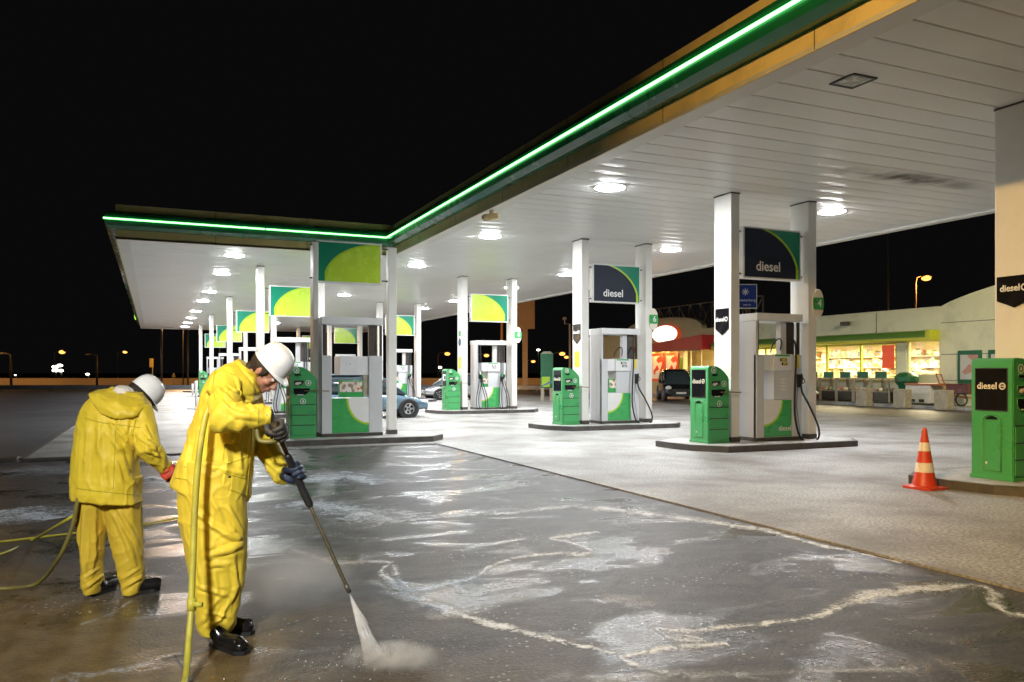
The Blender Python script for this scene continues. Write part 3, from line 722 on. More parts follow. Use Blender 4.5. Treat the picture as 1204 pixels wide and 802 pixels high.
def number_sign(x, y, z, num, label):
    t = empty('number_sign', (x, y, z), label, 'pump number', 'oval pump number signs on the columns')
    b = MB(); n = 28; b.prism([(.155*math.cos(k*2*math.pi/n), .31*math.sin(k*2*math.pi/n)) for k in range(n)], lambda u, v, q: Vector((u, q, v)), .07); b.build('disc', 'cream_mark', t)
    b = MB(); pts = []
    for k in range(n):
        u, v = .150*math.cos(k*2*math.pi/n), .302*math.sin(k*2*math.pi/n); pts.append((u, max(-.13, min(.13, v))))
    b.prism(pts, lambda u, v, q: Vector((u, -.006 + q, v)), .082); b.build('band', 'panel_green', t)
    text(num, .23, 'digit', 'white_mark', t, T(.03, -.010, 0) @ FRONT, .002, bold=.004)
    return t

XA = 10.91
main = [(7.29, 'near right'), (13.48, 'one'), (19.75, 'two'), (29.15, 'three'), (41.6, 'four'), (54.8, 'five'), (67.6, 'six')]
where = {13.48: 'of the island with the pump numbered 4', 19.75: 'of the island with the pump numbered 6', 29.15: 'of the lime sign island left of the black car',
         41.6: 'of the island by the silver car', 54.8: 'of the last but one island of the main canopy', 67.6: 'of the farthest island of the main canopy', 7.29: 'of the nearest island on the right'}
def main_island(y, full=True):
    wh = where[y]
    pump_island(XA, y, -1.28, 3.0, 'dark low kerb island ' + wh[3:])
    column(XA, y, 'cream column, left one ' + wh)
    if full: column(XA + 2.08, y, 'cream column, right one ' + wh)
for y, _ in main: main_island(y, y > 8)
service_bin(XA - .77, 13.10, 'green service bin with black diesel panel between orange cone and pump numbered 4')
service_bin(XA - .77, 19.37, 'green service bin with black diesel panel beside the pump numbered 6')
service_bin(XA - .76, 28.77, 'green service bin with bluish panel beside the lime and teal sign pump', 'other')
service_bin(10.22, 6.90, 'big green service bin with black diesel panel right behind the orange cone', rod=False, w_=.56, d_=.60, h_=1.62)
service_bin(XA - .76, 41.2, 'green service bin half hidden behind the thin post and blue car', 'other')
fuel_pump(XA + .46, 13.10, 1.22, 'diesel', 'white fuel pump with diesel lettering and looping black hose, numbered 4')
fuel_pump(XA + .46, 19.37, 1.22, 'advert', 'grey fuel pump with advert card under the diesel sign, numbered 6')
std = fuel_pump(XA + .46, 28.80, 1.22, 'standard', 'fuel pump with two pairs of black hoses under lime and teal sign')
def clone(o, loc, label):
    c = copy_tree(o); c.location = loc; c['label'] = label; return c
clone(std, (XA + .46, 41.25, IZ), 'fuel pump with hoses beside the silver car, behind the thin post')
clone(std, (XA + .46, 54.4, IZ), 'small distant fuel pump under the farther lime sign in the main canopy')
clone(std, (XA + .46, 67.2, IZ), 'smallest fuel pump at the far end of the main canopy')
sx0, sx1 = XA + .30, XA + 1.86
sign_board(sx0, sx1, 13.42, 3.52, 4.60, 'diesel', 'dark diesel sign board with green arc, above the pump numbered 4')
sign_board(sx0, sx1, 19.69, 3.52, 4.60, 'diesel', 'dark diesel sign board with green arc, above the pump numbered 6')
sign_board(sx0, sx1, 29.09, 3.52, 4.60, 'lime', 'lime and teal sign board left of the tall orange lit pylon')
sign_board(sx0, sx1, 41.54, 3.52, 4.60, 'lime', 'lime and teal sign board just right of the thin brown post')
sign_board(sx0, sx1, 54.7, 3.52, 4.60, 'lime', 'small lime and teal sign board seen through the frame of the front left pump')
sign_board(sx0, sx1, 67.5, 3.52, 4.60, 'lime', 'smallest lime and teal sign board at the far end of main canopy')
for y, z, lb in ((13.48, 2.60, 'dark arrow plaque reading diesel on the column left of pump 4'), (19.75, 2.62, 'dark arrow plaque reading diesel on the column left of pump 6')):
    plaque(XA - .113, y, z, lb)
plaque(XA - .113, 7.27, 2.66, 'dark arrow plaque with orange reflection on the yellow lit column at right edge', .50, .44)
number_sign(XA + 2.08 + .14, 13.18, 3.04, '4', 'oval sign with white 4 on green, on the column right of the nearest pump')
number_sign(XA + 2.08 + .14, 19.45, 3.08, '6', 'oval sign with white 6 on green, left of the glowing ellipse on the shop')
number_sign(XA + 2.08 + .14, 28.85, 3.03, '8', 'oval sign with white 8 on green, beside the tall orange lit pylon')
for y, lb in ((19.75, 'yellow paper sticker on the column left of pump 6'), (29.15, 'yellow paper sticker under the blue round stickers on a column')):
    b = MB(); b.box(-.003, 0, -.14, .14, -.22, .22); tag(b.build('sticker', 'yellow_label', None, (XA - .113, y, 1.92)), lb, 'sticker')
b = MB(); n = 20; b.prism([(.15*math.cos(k*2*math.pi/n), .15*math.sin(k*2*math.pi/n)) for k in range(n)], lambda u, v, q: Vector((-q, u, v)), .004)
tag(b.build('sticker', 'car_blue', None, (XA - .113, 29.15, 2.72)), 'round blue sticker on the column left of the lime sign pump', 'sticker')
b = MB(); b.box(-.003, 0, -.13, .13, -.10, .10); tag(b.build('sticker', 'panel_green', None, (XA - .113, 29.15, 3.05)), 'square green sticker above the round blue sticker', 'sticker')

# ---- left wing islands
XB = 3.42
wing = [(29.3, 'nearest'), (41.6, 'second'), (55.0, 'third'), (67.8, 'farthest')]
for i, (y, nm) in enumerate(wing):
    pump_island(XB, y, -1.28, 3.0, 'dark low kerb island, %s under the left wing' % nm)
    column(XB, y, 'cream column, left one of the %s island under the left wing' % nm)
    column(XB + 2.08, y, 'cream column, right one of the %s island under the left wing' % nm)
    clone(std, (XB + .46, y - .35, IZ), 'fuel pump with hoses on the %s island under the left wing' % nm)
    sign_board(XB + .30, XB + 1.86, y - .06, 3.52, 4.60, 'lime', 'teal and lime sign board above the %s island under the left wing' % nm, mirror=True)
service_bin(XB - .76, 54.6, 'small green service bin, farthest one left of the workers helmets gap', 'other')
service_bin(XB - .76, 41.2, 'small green service bin just behind the bending worker', 'other')
service_bin(XB - .76, 28.9, 'green service bin hidden behind the tall worker, nearest under left wing', 'other')

# ---- front left island, outside the canopy
YF = 18.22
pump_island(3.3, YF, -1.3, 2.85, 'dark low kerb island in front, next to the wet floor', 1.0)
column(3.29, YF, 'brownish left post of the free-standing frame behind the front green bin', h=4.47, wx=.11, wy=.40, group='posts of the front sign frame')
column(5.06, YF, 'thin cream post right of the front left pump', h=4.47, wx=.20, wy=.20, group='posts of the front sign frame')
service_bin(2.70, 17.80, 'dark green service bin directly behind the bending worker with the lance', 'other', w_=.56)
fuel_pump(3.39, 17.86, 1.36, 'rear', 'grey fuel pump with green and cream panel on the front left island')
sign_board(3.32, 4.80, 18.2, 3.56, 4.50, 'lime', 'glossy dark teal and olive sign board above the front left pump', mirror=True, big=.97)

# ---- traffic cone
p = gp(1087, 574)
t = empty('traffic_cone', (p.x, p.y, 0), 'orange and white traffic cone standing beside the big green bin', 'traffic cone')
b = MB()
b.prism([(.27*math.cos(a + math.pi/4 + d_)*1.0, .27*math.sin(a + math.pi/4 + d_)) for a in (0, math.pi/2, math.pi, 3*math.pi/2) for d_ in (-.18, .18)], lambda u, v, q: Vector((u, v, .001 + q)), .028)
b.build('foot', 'cone_orange', t)
r0, r1, hh = .155, .028, .80
def rr_(z): return r0 + (r1 - r0) * (z / hh)
for z0, z1, m in ((.03, .22, 'o'), (.22, .345, 'w'), (.345, .50, 'o'), (.50, .615, 'w'), (.615, .80, 'o')):
    b = MB(); e = .002 if m == 'w' else 0
    prof = [(rr_(z0) + e, z0), (rr_(z1) + e, z1)]
    if z0 < .05: prof = [(rr_(0) + .04, .028), (rr_(.03) + .008, .045), (rr_(z1), z1)]
    if z1 > .79: prof = [(rr_(z0), z0), (rr_(.77), .77), (r1, .79), (.018, .81)]
    b.lathe(prof, 32); b.build('reflective_band' if m == 'w' else 'body_section', 'cone_white' if m == 'w' else 'cone_orange', t, smooth=True)
# ================================================================== SHOP
WX = 32.0
shop = empty('shop_building', (WX, 30, 0), 'long pale station shop with bright windows, yellow awning and arched roofline', 'shop')
def sb(name, m, *boxes, bev=.0, parent=None):
    b = MB()
    for q in boxes: b.box(q[0] - WX, q[1] - WX, q[2] - 30, q[3] - 30, q[4], q[5], bev)
    return b.build(name, m, parent or shop)
wy0, wy1 = 24.95, 40.0            # shop window band
sb('wall', 'shop_wall', (WX, WX + .3, 8, 24.95, .0, 4.45), (WX, WX + .3, 26.7, 27.25, .12, 4.45), (WX, WX + .3, 24.953, 26.697, .12, 1.47), (WX, WX + .3, 24.953, 26.697, 2.95, 4.45),
   (WX, WX + .3, 27.253, 40, .12, 1.30), (WX, WX + .3, 27.253, 40, 2.95, 4.45), (WX, WX + .3, 40.003, 40.6, .12, 4.45),
   (WX + .31, WX + 12, 8, 8.3, 0, 4.4), (WX + 11.7, WX + 12, 8.31, 52, 0, 4.4))
# arched parapet to the right, built up as a curved wall
b = MB(); n = 24
ya, yb_ = 25.0, 13.0
arc = [(ya + (yb_ - ya)*i/n, 4.452 + 1.05*math.sin(math.pi*i/n)**.8) for i in range(n + 1)]
b.prism([(ya, 4.452)] + arc[1:-1] + [(yb_, 4.452)], lambda u, v, q: Vector((q, u - 30, v)), .32); b.build('arched_parapet', 'shop_wall', shop)
# panel joints
b = MB()
for yj in (28.4, 33.0, 37.6, 20.0, 16.0): b.box(-.012, -.002, yj - 30 - .015, yj - 30 + .015, 3.2, 4.44)
for zj in (2.35, 3.75, 1.2): b.box(-.010, -.002, 9 - 30, 24.9 - 30, zj - .012, zj + .012)
b.build('panel_joint', 'dark_metal', shop)
sb('roof', 'roof_sheet', (WX + .3, WX + 11.7, 8.3, 52, 4.2, 4.3))
sb('coping', 'shop_wall', (WX - .04, WX + .34, 25.0, 40.6, 4.452, 4.50))
# windows
fr = sb('window_frame', 'awning_yellow', *[(WX + .05, WX + .15, y - .05, y + .05, 1.30, 2.95) for y in (27.30, 29.4, 31.6, 33.9, 36.2, 38.3, 39.95)], (WX + .05, WX + .15, 27.35, 39.9, 2.88, 2.95))
sb('window_frame', 'shop_wall', (WX + .05, WX + .15, 24.96, 25.03, 1.47, 2.95), (WX + .05, WX + .15, 26.62, 26.69, 1.47, 2.95))
def clear_glass():
    m = bpy.data.materials.new('shop_glass'); m.use_nodes = True; n = m.node_tree.nodes; l = m.node_tree.links; n.remove(n['Principled BSDF'])
    tr = n.new('ShaderNodeBsdfTransparent'); g = n.new('ShaderNodeBsdfGlossy'); g.inputs['Roughness'].default_value = .03; mx = n.new('ShaderNodeMixShader'); mx.inputs[0].default_value = .08
    l.new(tr.outputs[0], mx.inputs[1]); l.new(g.outputs[0], mx.inputs[2]); l.new(mx.outputs[0], n['Material Output'].inputs[0]); M['shop_glass'] = m
clear_glass()
sb('window_pane', 'shop_glass', (WX + .09, WX + .10, 27.35, 39.9, 1.30, 2.88)); sb('window_pane', 'shop_glass', (WX + .09, WX + .10, 25.03, 26.62, 1.47, 2.95))
sb('window_poster', 'frame_red', (WX + .03, WX + .045, 27.4, 28.1, 1.75, 2.85))
# interior
mat('shop_inside', (.80, .70, .45), .6)
sb('back_wall', 'shop_inside', (WX + 6, WX + 6.2, 24.9, 50, .1, 3.2), (WX + .35, WX + 6, 24.6, 24.8, .1, 3.2), (WX + .35, WX + 6, 40.3, 40.4, .1, 3.2))
sb('inner_ceiling', 'shop_inside', (WX + .31, WX + 6, 24.8, 50, 3.21, 3.3)); sb('inner_floor', 'shop_inside', (WX + .31, WX + 6, 24.8, 50, .05, .12))
for i, (xx, z0) in enumerate(((1.6, 1.1), (5.7, 2.3), (3.4, 1.65))):
    rk = empty('shop_rack', (WX + xx, 33, .12), ('low goods rack right behind the shop window', 'tall goods rack on the back wall of the shop', 'middle goods rack inside the shop')[i], 'rack')
    b = MB()
    for k in range(5): b.box(-.2, .2, -7 + 0, 7, .1 + k*z0/4.2, .14 + k*z0/4.2)
    b.build('shelf', 'shop_inside', rk)
    b = MB(); rnd = random.Random(i)
    for k in range(5):
        y = -6.9
        while y < 6.7:
            w_ = rnd.uniform(.15, .5); h_ = rnd.uniform(.3, .95) * z0/4.4
            if rnd.random() > .12: b.box(-.17, .15, y, y + w_, .141 + k*z0/4.2, .141 + k*z0/4.2 + h_)
            y += w_ + .03
    tag(b.build('goods', 'goods', rk), kind='stuff')
b = MB()
for y in range(26, 40, 2): b.box(.8, 1.0, y - 30, y - 30 + 1.2, 3.15, 3.2); b.box(3.2, 3.4, y - 30, y - 30 + 1.2, 3.15, 3.2)
b.build('tube_light', 'shop_tube', shop)
for y in (27.5, 33., 38.):
    ld = bpy.data.lights.new('shop_light', 'AREA'); ld.shape = 'RECTANGLE'; ld.size = 3.5; ld.size_y = 3.0; ld.energy = 800; ld.color = (1, .85, .54)
    lo = bpy.data.objects.new('shop_light', ld); C.objects.link(lo); lo.location = (2.6, y - 30, 3.12); lo.parent = shop
# awning: rounded yellow band with a green stripe
b = MB(); prof = [(-.0, 3.45), (-.30, 3.45), (-.52, 3.40), (-.60, 3.28), (-.60, 3.10), (-.52, 3.03), (0, 3.03)]
b.prism(prof, lambda u, v, q: Vector((u - .002, 25.0 - 30 + q, v)), 15.3); b.build('awning', 'awning_green', shop, smooth=True)
b = MB(); b.box(-.622, -.45, 24.98 - 30, 40.3 - 30, 3.0, 3.13, .02); b.box(-.50, 0, 24.985 - 30, 40.2 - 30, 2.985, 3.02); b.build('awning_lip', 'awning_yellow', shop)
b = MB(); b.box(-.615, -.003, 24.96 - 30, 25.25 - 30, 3.0, 3.46, .05); b.build('awning_end', 'awning_yellow', shop, smooth=True)
# camera on the wall
t = empty('wall_camera', (WX, 30.2, 4.0), 'small dark camera on the shop wall above the yellow awning', 'camera')
b = MB(); b.tube([(0, 0, 0), (-.18, 0, .0)], .03, 8); b.build('bracket', 'dark_metal', t); b = MB(); b.box(-.38, -.12, -.32, .12, -.10, .10, .03); b.build('housing', 'dark_metal', t)
# restaurant part to the left: yellow wall, red awning, ellipse sign, posters
rest = empty('restaurant', (WX, 45, 0), 'yellow lit restaurant end of the building with red awning and glowing ellipse', 'restaurant')
def rb(name, m, *boxes, bev=0.):
    b = MB()
    for q in boxes: b.box(q[0] - WX, q[1] - WX, q[2] - 45, q[3] - 45, q[4], q[5], bev)
    return b.build(name, m, rest)
rb('wall', 'shop_cream', (WX - .05, WX + .3, 43.9, 58, .1, 4.35), (WX - .05, WX + .3, 40.61, 43.897, .12, .8), (WX - .05, WX + .3, 40.61, 43.897, 2.95, 4.35))
rb('window_pane', 'shop_glass', (WX + .09, WX + .10, 40.65, 43.88, .8, 2.95)); rb('window_frame', 'shop_cream', (WX + .03, WX + .12, 42.1, 42.2, .8, 2.95), (WX + .03, WX + .12, 43.2, 43.28, .8, 2.95))
rb('menu_board', 'lime', (WX - .06, WX - .052, 43.95, 44.3, .8, 2.6))
rb('inner_wall', 'shop_inside', (WX + 4, WX + 4.2, 40.61, 50, .1, 3.1), (WX + .35, WX + 4, 40.45, 40.6, .1, 3.1)); 
b = MB(); 
for y in (41.2, 42.9): b.box(1., 2.2, y - 45, y - 45 + .8, 3.1, 3.14)
b.build('tube_light', 'shop_tube', rest)
ld = bpy.data.lights.new('cafe_light', 'AREA'); ld.size = 2.4; ld.energy = 240; ld.color = (1, .86, .5)
lo = bpy.data.objects.new('cafe_light', ld); C.objects.link(lo); lo.location = (2, -2.8, 3.0); lo.parent = rest
b = MB(); n = 20; b.prism([(43.8 + 5*math.cos(math.pi*k/n)*.9 + 2.6 - 45, 4.352 + .95*math.sin(math.pi*k/n)**.7) for k in range(n + 1)], lambda u, v, q: Vector((-.05 + q, u, v)), .4); b.build('round_gable', 'shop_cream', rest)
b = MB(); b.prism([(40.7 - 45, 2.98), (40.7 - 45, 3.9), (49.5 - 45, 3.28), (49.5 - 45, 2.98)], lambda u, v, q: Vector((-1.0 + q, u, v)), .94); b.build('awning', 'awning_red', rest)
b = MB(); b.box(-1.25, -1.06, -4.2, 4.4, 2.93, 2.99); b.build('awning_rail', 'dark_metal', rest)
pe = xp(781, 393, WX - .3)
t = empty('ellipse_sign', (WX - .06, pe.y, pe.z), 'glowing white ellipse sign on the round gable of the restaurant', 'lit sign')
b = MB(); n = 32; b.prism([(1.55*math.cos(k*2*math.pi/n), .66*math.sin(k*2*math.pi/n)) for k in range(n)], lambda u, v, q: Vector((-q - .003, u, v)), .22); b.build('rim', 'frame_red', t)
b = MB(); b.prism([(1.45*math.cos(k*2*math.pi/n), .58*math.sin(k*2*math.pi/n)) for k in range(n)], lambda u, v, q: Vector((-.226 - q, u, v)), .02); b.build('lit_face', 'ellipse_white', t)
for i, px in enumerate((773, 790)):
    pp = xp(px, 430, WX - .1)
    t = empty('poster_case', (WX - .06, pp.y, 1.9), ('red framed lit poster nearer the edge of the white column', 'red framed lit poster directly behind the black car')[i], 'poster')
    b = MB(); b.box(-.08, 0, -.75, .75, -.95, .95, .02); b.build('frame', 'frame_red', t)
    b = MB(); b.box(-.086, -.081, -.60, .60, -.78, .78); b.build('print', 'red_poster', t)
    t2 = empty('wall_lamp', (WX - .06, pp.y, 3.0), ('small orange wall lamp above the left red poster', 'small orange wall lamp above the right red poster')[i], 'wall lamp')
    b = MB(); b.box(-.35, 0, -.05, .05, -.03, .03); b.build('arm', 'dark_metal', t2); b = MB(); b.ell((-.38, 0, -.08), (.12, .16, .09)); b.build('bulb', 'lamp_sodium', t2)
    ld = bpy.data.lights.new('wall_lamp_light', 'POINT'); ld.energy = 40; ld.color = (1, .55, .15); ld.shadow_soft_size = .1
    lo = bpy.data.objects.new('wall_lamp_light', ld); C.objects.link(lo); lo.location = (-.7, 0, -.25); lo.parent = t2
# roof lattice (dark open framework behind the parapet)
t = empty('roof_lattice', (WX + 1.5, 43, 4.3), 'dark open metal lattice standing on the roof behind the parapet', 'lattice')
b = MB()
for k in range(0, 12): b.box(-.04, .04, -5 + k*1.2, -4.92 + k*1.2, 0, 1.9)
b.box(-.03, .03, -5, 8.3, 1.84, 1.9); b.box(-.03, .03, -5, 8.3, .1, .16)
for k in range(11): b.tube([(0, -4.96 + k*1.2, .13), (0, -3.76 + k*1.2, 1.87)], .03, 5); b.tube([(0, -4.96 + k*1.2, 1.87), (0, -3.76 + k*1.2, .13)], .03, 5)
b.build('frame', 'pole_metal', t)
# green framed posters on the white wall
for i, (pxa, pxb) in enumerate(((1126, 1154), (1162, 1190))):
    a, c = xp(pxa, 430, WX - .06), xp(pxb, 430, WX - .06)
    t = empty('wall_poster', (WX - .003, (a.y + c.y)/2, 1.75), ('green framed poster case on the pale shop wall, left one', 'green framed poster case on the pale shop wall, right one partly behind column')[i], 'poster')
    hw = (a.y - c.y)/2
    b = MB(); b.box(-.08, 0, -hw, hw, -.68, .75, .04); b.build('frame', 'frame_green', t, smooth=True); b = MB(); b.box(-.085, -.081, -hw + .14, hw - .14, -.5, .56); b.build('print', 'shop_poster', t)
# racks under the window
for i, yc in enumerate((33.8, 32.73, 31.66, 30.6, 29.53, 28.46, 27.4)):
    t = empty('display_rack', (31.5, yc, .125), 'display crate rack with green price board under the shop window, %s from the right' % ORD[6 - i].replace('nearest', 'first'), 'display rack', 'display racks under the shop window')
    b = MB()
    for s in (-1, 1):
        for x_ in (-.38, .38): b.box(x_ - .025, x_ + .025, s*.49 - .025, s*.49 + .025, 0, 1.12)
    b.box(-.4, .4, -.515, .515, 1.121, 1.16); b.box(-.35, .35, -.46, .46, .50, .54); b.build('frame', 'concrete_post', t)
    b = MB(); b.box(-.34, .34, -.455, .455, .05, .49, .01); b.build('crate', 'dark_metal', t)
    b = MB(); rnd = random.Random(i + 40)
    for k in range(7): b.ell((rnd.uniform(-.28, .1), -.36 + k*.12, .62), (.14, .09, .09), seg=8)
    tag(b.build('goods', 'goods', t), kind='stuff')
    b = MB(); b.box(-.36, -.30, -.30, .32, 1.163, 1.46, .01); b.build('price_board', 'frame_green', t)
for i, px in enumerate((1016, 1061, 1110)):
    p = gp(px, 474)
    o = MB(); o.box(-.22, .22, -.30, .30, 0, .82, .03); o = o.build('concrete_bollard', 'concrete_post', None, (29.95 if i < 3 else 30, xp(px, 474, 29.95).y, 0))
    tag(o, ('square concrete bollard in front of the racks, leftmost', 'square concrete bollard beside the green round bin, middle one', 'square concrete bollard beside the white ice chest, rightmost')[i], 'bollard', 'concrete bollards before the shop')
y_ = xp(1066, 450, 31.2).y
t = empty('litter_bin', (31.2, y_, .125), 'round green litter bin beside the racks', 'litter bin'); b = MB(); b.lathe([(.28, 0), (.34, .8), (.50, 1.0), (.50, 1.25), (.3, 1.42), (.05, 1.45)], 20); b.build('drum', 'frame_green', t, smooth=True)
b = MB(); b.tube([Vector((.5*math.cos(k*math.pi/10), .5*math.sin(k*math.pi/10), 1.02)) for k in range(21)], .02, 6); b.build('rim', 'dark_trim', t)
a, c = xp(1068, 460, 31.0), xp(1098, 460, 31.0)
t = empty('ice_chest', (31.2, (a.y + c.y)/2, .125), 'long white chest with orange lid against the shop wall', 'chest'); hl = (a.y - c.y)/2
b = MB(); b.box(-.4, .4, -hl, hl, .08, .86, .03); b.build('box', 'ice_box', t); b = MB(); b.box(-.43, .43, -hl - .35, hl + .02, .862, .95, .02); b.build('lid', 'orange_lid', t)
b = MB(); b.box(-.41, -.402, -hl*.5, -hl*.1, .12, .25); b.box(-.41, -.402, hl*.2, hl*.6, .12, .25); b.build('vent', 'dark_trim', t)
y_ = xp(1117, 452, 31.0).y
t = empty('hand_cart', (31.1, y_, .125), 'reddish wheeled hand cart leaning by the shop wall', 'cart')
b = MB(); b.tube([(0, -.7, .35), (0, .1, .45), (0, .6, 1.0), (0, .75, 1.35)], .03, 6); b.tube([(.3, -.7, .35), (.3, .1, .45), (.3, .6, 1.0), (.3, .75, 1.35)], .03, 6); b.tube([(0, .75, 1.35), (.3, .75, 1.35)], .03, 6); b.build('frame', 'orange_lid', t)
b = MB(); b.box(-.05, .35, -.75, .25, .5, .95, .06); b.build('tray', 'car_red', t)
for s in (-.5, .1): 
    b = MB(); b.tube([Vector((-.06, s + .26*math.cos(k*math.pi/10), .28 + .26*math.sin(k*math.pi/10))) for k in range(21)], .035, 6); b.build('wheel', 'rubber', t)

# ================================================================== CARS
def car(x, y, rz, paint, label, L=4.1, W=1.72, H=1.48, suv=False):
    t = empty('parked_car', (x, y, 0), label, 'car', 'cars at the station', rz=rz)
    hb = .82 if not suv else .98           # shoulder height
    # lower body: stations along x, front at +x
    st = [(-L/2, .42, hb - .18, .80), (-L/2 + .12, .28, hb - .02, .93), (-L/2 + .7, .22, hb + .03, 1.), (0, .20, hb + .02, 1.), (L*.22, .20, hb, 1.), (L/2 - .75, .22, hb - .06, .99), (L/2 - .25, .25, hb - .20, .92), (L/2 - .03, .32, hb - .34, .78)]
    b = MB(); b.loft([((sx, 0, (z0 + z1)/2), (0, W/2*ww, 0), (0, 0, (z1 - z0)/2)) for sx, z0, z1, ww in st], n=24, ex=4.5); b.build('body', paint, t, smooth=True)
    rf = H - .02
    cabin = [(-L/2 + .10, hb - .05, hb + .10, .80), (-L/2 + (.28 if not suv else .15), hb - .05, rf - .14, .76), (-L/2 + .85, hb - .05, rf, .74), (-.05, hb - .05, rf + .01, .74), (.35, hb - .05, rf - .10, .74), (L*.29, hb - .05, hb + .05, .78)]
    b = MB(); b.loft([((sx, 0, (z0 + z1)/2), (0, W/2*ww*1.10, 0), (0, 0, (z1 - z0)/2)) for sx, z0, z1, ww in cabin], n=24, ex=4); b.build('glasshouse', 'glass_car', t, smooth=True)
    b = MB(); b.loft([((sx, 0, rf + .005), (0, W/2*ww, 0), (0, 0, .035)) for sx, ww in ((-L/2 + .45, .62), (-L/2 + .9, .72), (-.05, .72), (.22, .66))], n=20, ex=3.5); b.build('roof', paint, t, smooth=True)
    for s in (-1, 1):
        b = MB()
        for sx, top in ((-.35, rf), (-L/2 + .62, rf - .04)): b.box(sx - .035, sx + .035, s*W/2*.79, s*W/2*.835, hb - .02, top - .05)
        b.tube([(.42, s*W/2*.74, rf - .10), (L*.29 - .02, s*W/2*.86, hb + .02)], .03, 6); b.build('pillar', paint, t)
        b = MB(); b.box(.55, .75, s*(W/2 + .02), s*(W/2 + .16), hb + .02, hb + .14, .02); b.build('mirror', paint, t)
        b = MB(); b.ell((L/2 - .20, s*(W/2 - .24), hb - .27), (.19, .17, .08 if not suv else .12)); b.build('headlight', 'headlight', t)
        b = MB(); b.box(-L/2 - .0, -L/2 + .10, s*(W/2 - .32), s*(W/2 - .14), hb - .22, hb - .06, .01); b.build('tail_light', 'car_red', t)
        for wx_ in (-L/2 + .72, L/2 - .78):
            rr = .31 if not suv else .37; yc_ = s*(W/2 - .09)
            mt = Matrix.Translation((wx_, yc_, rr)) @ Matrix.Rotation(R(-90)*s, 4, 'X')
            b = MB(); b.lathe([(rr*.62, -.09), (rr*.96, -.10), (rr, -.06), (rr, .06), (rr*.96, .105), (rr*.64, .10)], 28, mat4=mt); wh = b.build('wheel', 'rubber', t, smooth=True)
            b = MB(); b.lathe([(rr*.62, .085), (rr*.60, .104), (rr*.52, .104), (rr*.50, .07)], 28, mat4=mt)
            for k in range(5):
                a = k*2*math.pi/5; m2 = mt @ Matrix.Rotation(a, 4, 'Z')
                q = [m2 @ Vector(v) for v in ((.03, -.04, .102), (rr*.56, -.028, .10), (rr*.56, .028, .10), (.03, .04, .102))]
                b.bm.faces.new([b.bm.verts.new(v) for v in q])
            b.build('rim', 'alloy', wh)
            b = MB(); b.lathe([(rr*1.16, -.12), (rr*1.16, .098), (rr*1.0, .10)], 24, mat4=mt); b.build('wheel_arch', 'dark_trim', t)
    b = MB(); b.box(L/2 - .04, L/2 + .012, -.27, .27, .38, .49, .005); b.build('number_plate', 'plate', t)
    b = MB(); b.box(L/2 - .06, L/2 + .004, -.45, .45, .56, .64, .01); b.box(L/2 - .06, L/2 + .004, -.5, .5, .27, .35, .01); b.build('grille', 'dark_trim', t)
    return t
car(6.72, 27.42, 0, 'car_blue', 'blue grey hatchback behind the front left pump')
car(15.93, 43.6, math.pi, 'car_silver', 'silver car mostly hidden behind the column and green bin')
car(27.1, 37.9, R(-118), 'car_black', 'black off-road car in front of the red posters', L=4.2, W=1.8, H=1.72, suv=True)
car(29.1, 31.9, R(-90), 'car_red', 'dark red car parked by the shop, behind the pump numbered 4')

# ================================================================== LAMPS, POLES, SIGNS FAR AWAY
def street_lamp(px, py, d, label, side=1, col='lamp_sodium', size=.4, power=0, polemat='pole_metal', armlen=1.4, pole_dx=None):
    p = dp(px, py, d); t = empty('street_lamp', (p.x, p.y, 0), label, 'street lamp', 'street lamps in the distance', rz=-YAW)
    al = -side*armlen
    r = max(.07, d*.0007)
    b = MB(); b.tube([(al, 0, -.05), (al, 0, p.z - .4), (al*.9, 0, p.z + .05), (al*.5, 0, p.z + .22), (0, 0, p.z + .2)], [r, r*.7, r*.6, r*.5, r*.5], 8); b.build('pole', polemat, t)
    b = MB(); b.ell((0, 0, p.z + .14), (size*1.3, size*.6, size*.35)); b.build('lamp_head', 'dark_metal', t)
    b = MB(); b.ell((0, 0, p.z), (size, size, size*.62)); b.build('lens', col, t, smooth=True)
    if power:
        ld = bpy.data.lights.new('street_light', 'POINT'); ld.energy = power; ld.color = (1, .48, .13); ld.shadow_soft_size = .3
        lo = bpy.data.objects.new('street_light', ld); C.objects.link(lo); lo.location = (0, -size - .4 if size > .01 else -3.5, p.z - .5); lo.parent = t
    return t
street_lamp(73, 414, 150, 'orange street lamp above the cluster of white floodlights at left', size=.55, side=1)
street_lamp(147, 414, 150, 'orange street lamp left of the smaller workers helmet', size=.4)
street_lamp(526, 416, 120, 'orange street lamp between two columns above the silver car', size=.42)
street_lamp(572, 418, 110, 'orange street lamp seen through the frame of the lime sign pump', size=.36)
street_lamp(627, 425, 130, 'small orange street lamp beside the tall lit pylon', size=.35)
street_lamp(661, 416, 120, 'orange street lamp left of the white column, upper of two', size=.45)
street_lamp(666, 420, 140, 'orange street lamp right next to and below another', size=.4, side=-1)
street_lamp(297, 410, 150, 'small orange street lamp seen between wing columns', size=.4)
street_lamp(1089, 327, 75, 'bright orange street lamp above the shop roof', size=.42, side=1, armlen=.95, polemat='pole_lit', power=1600)
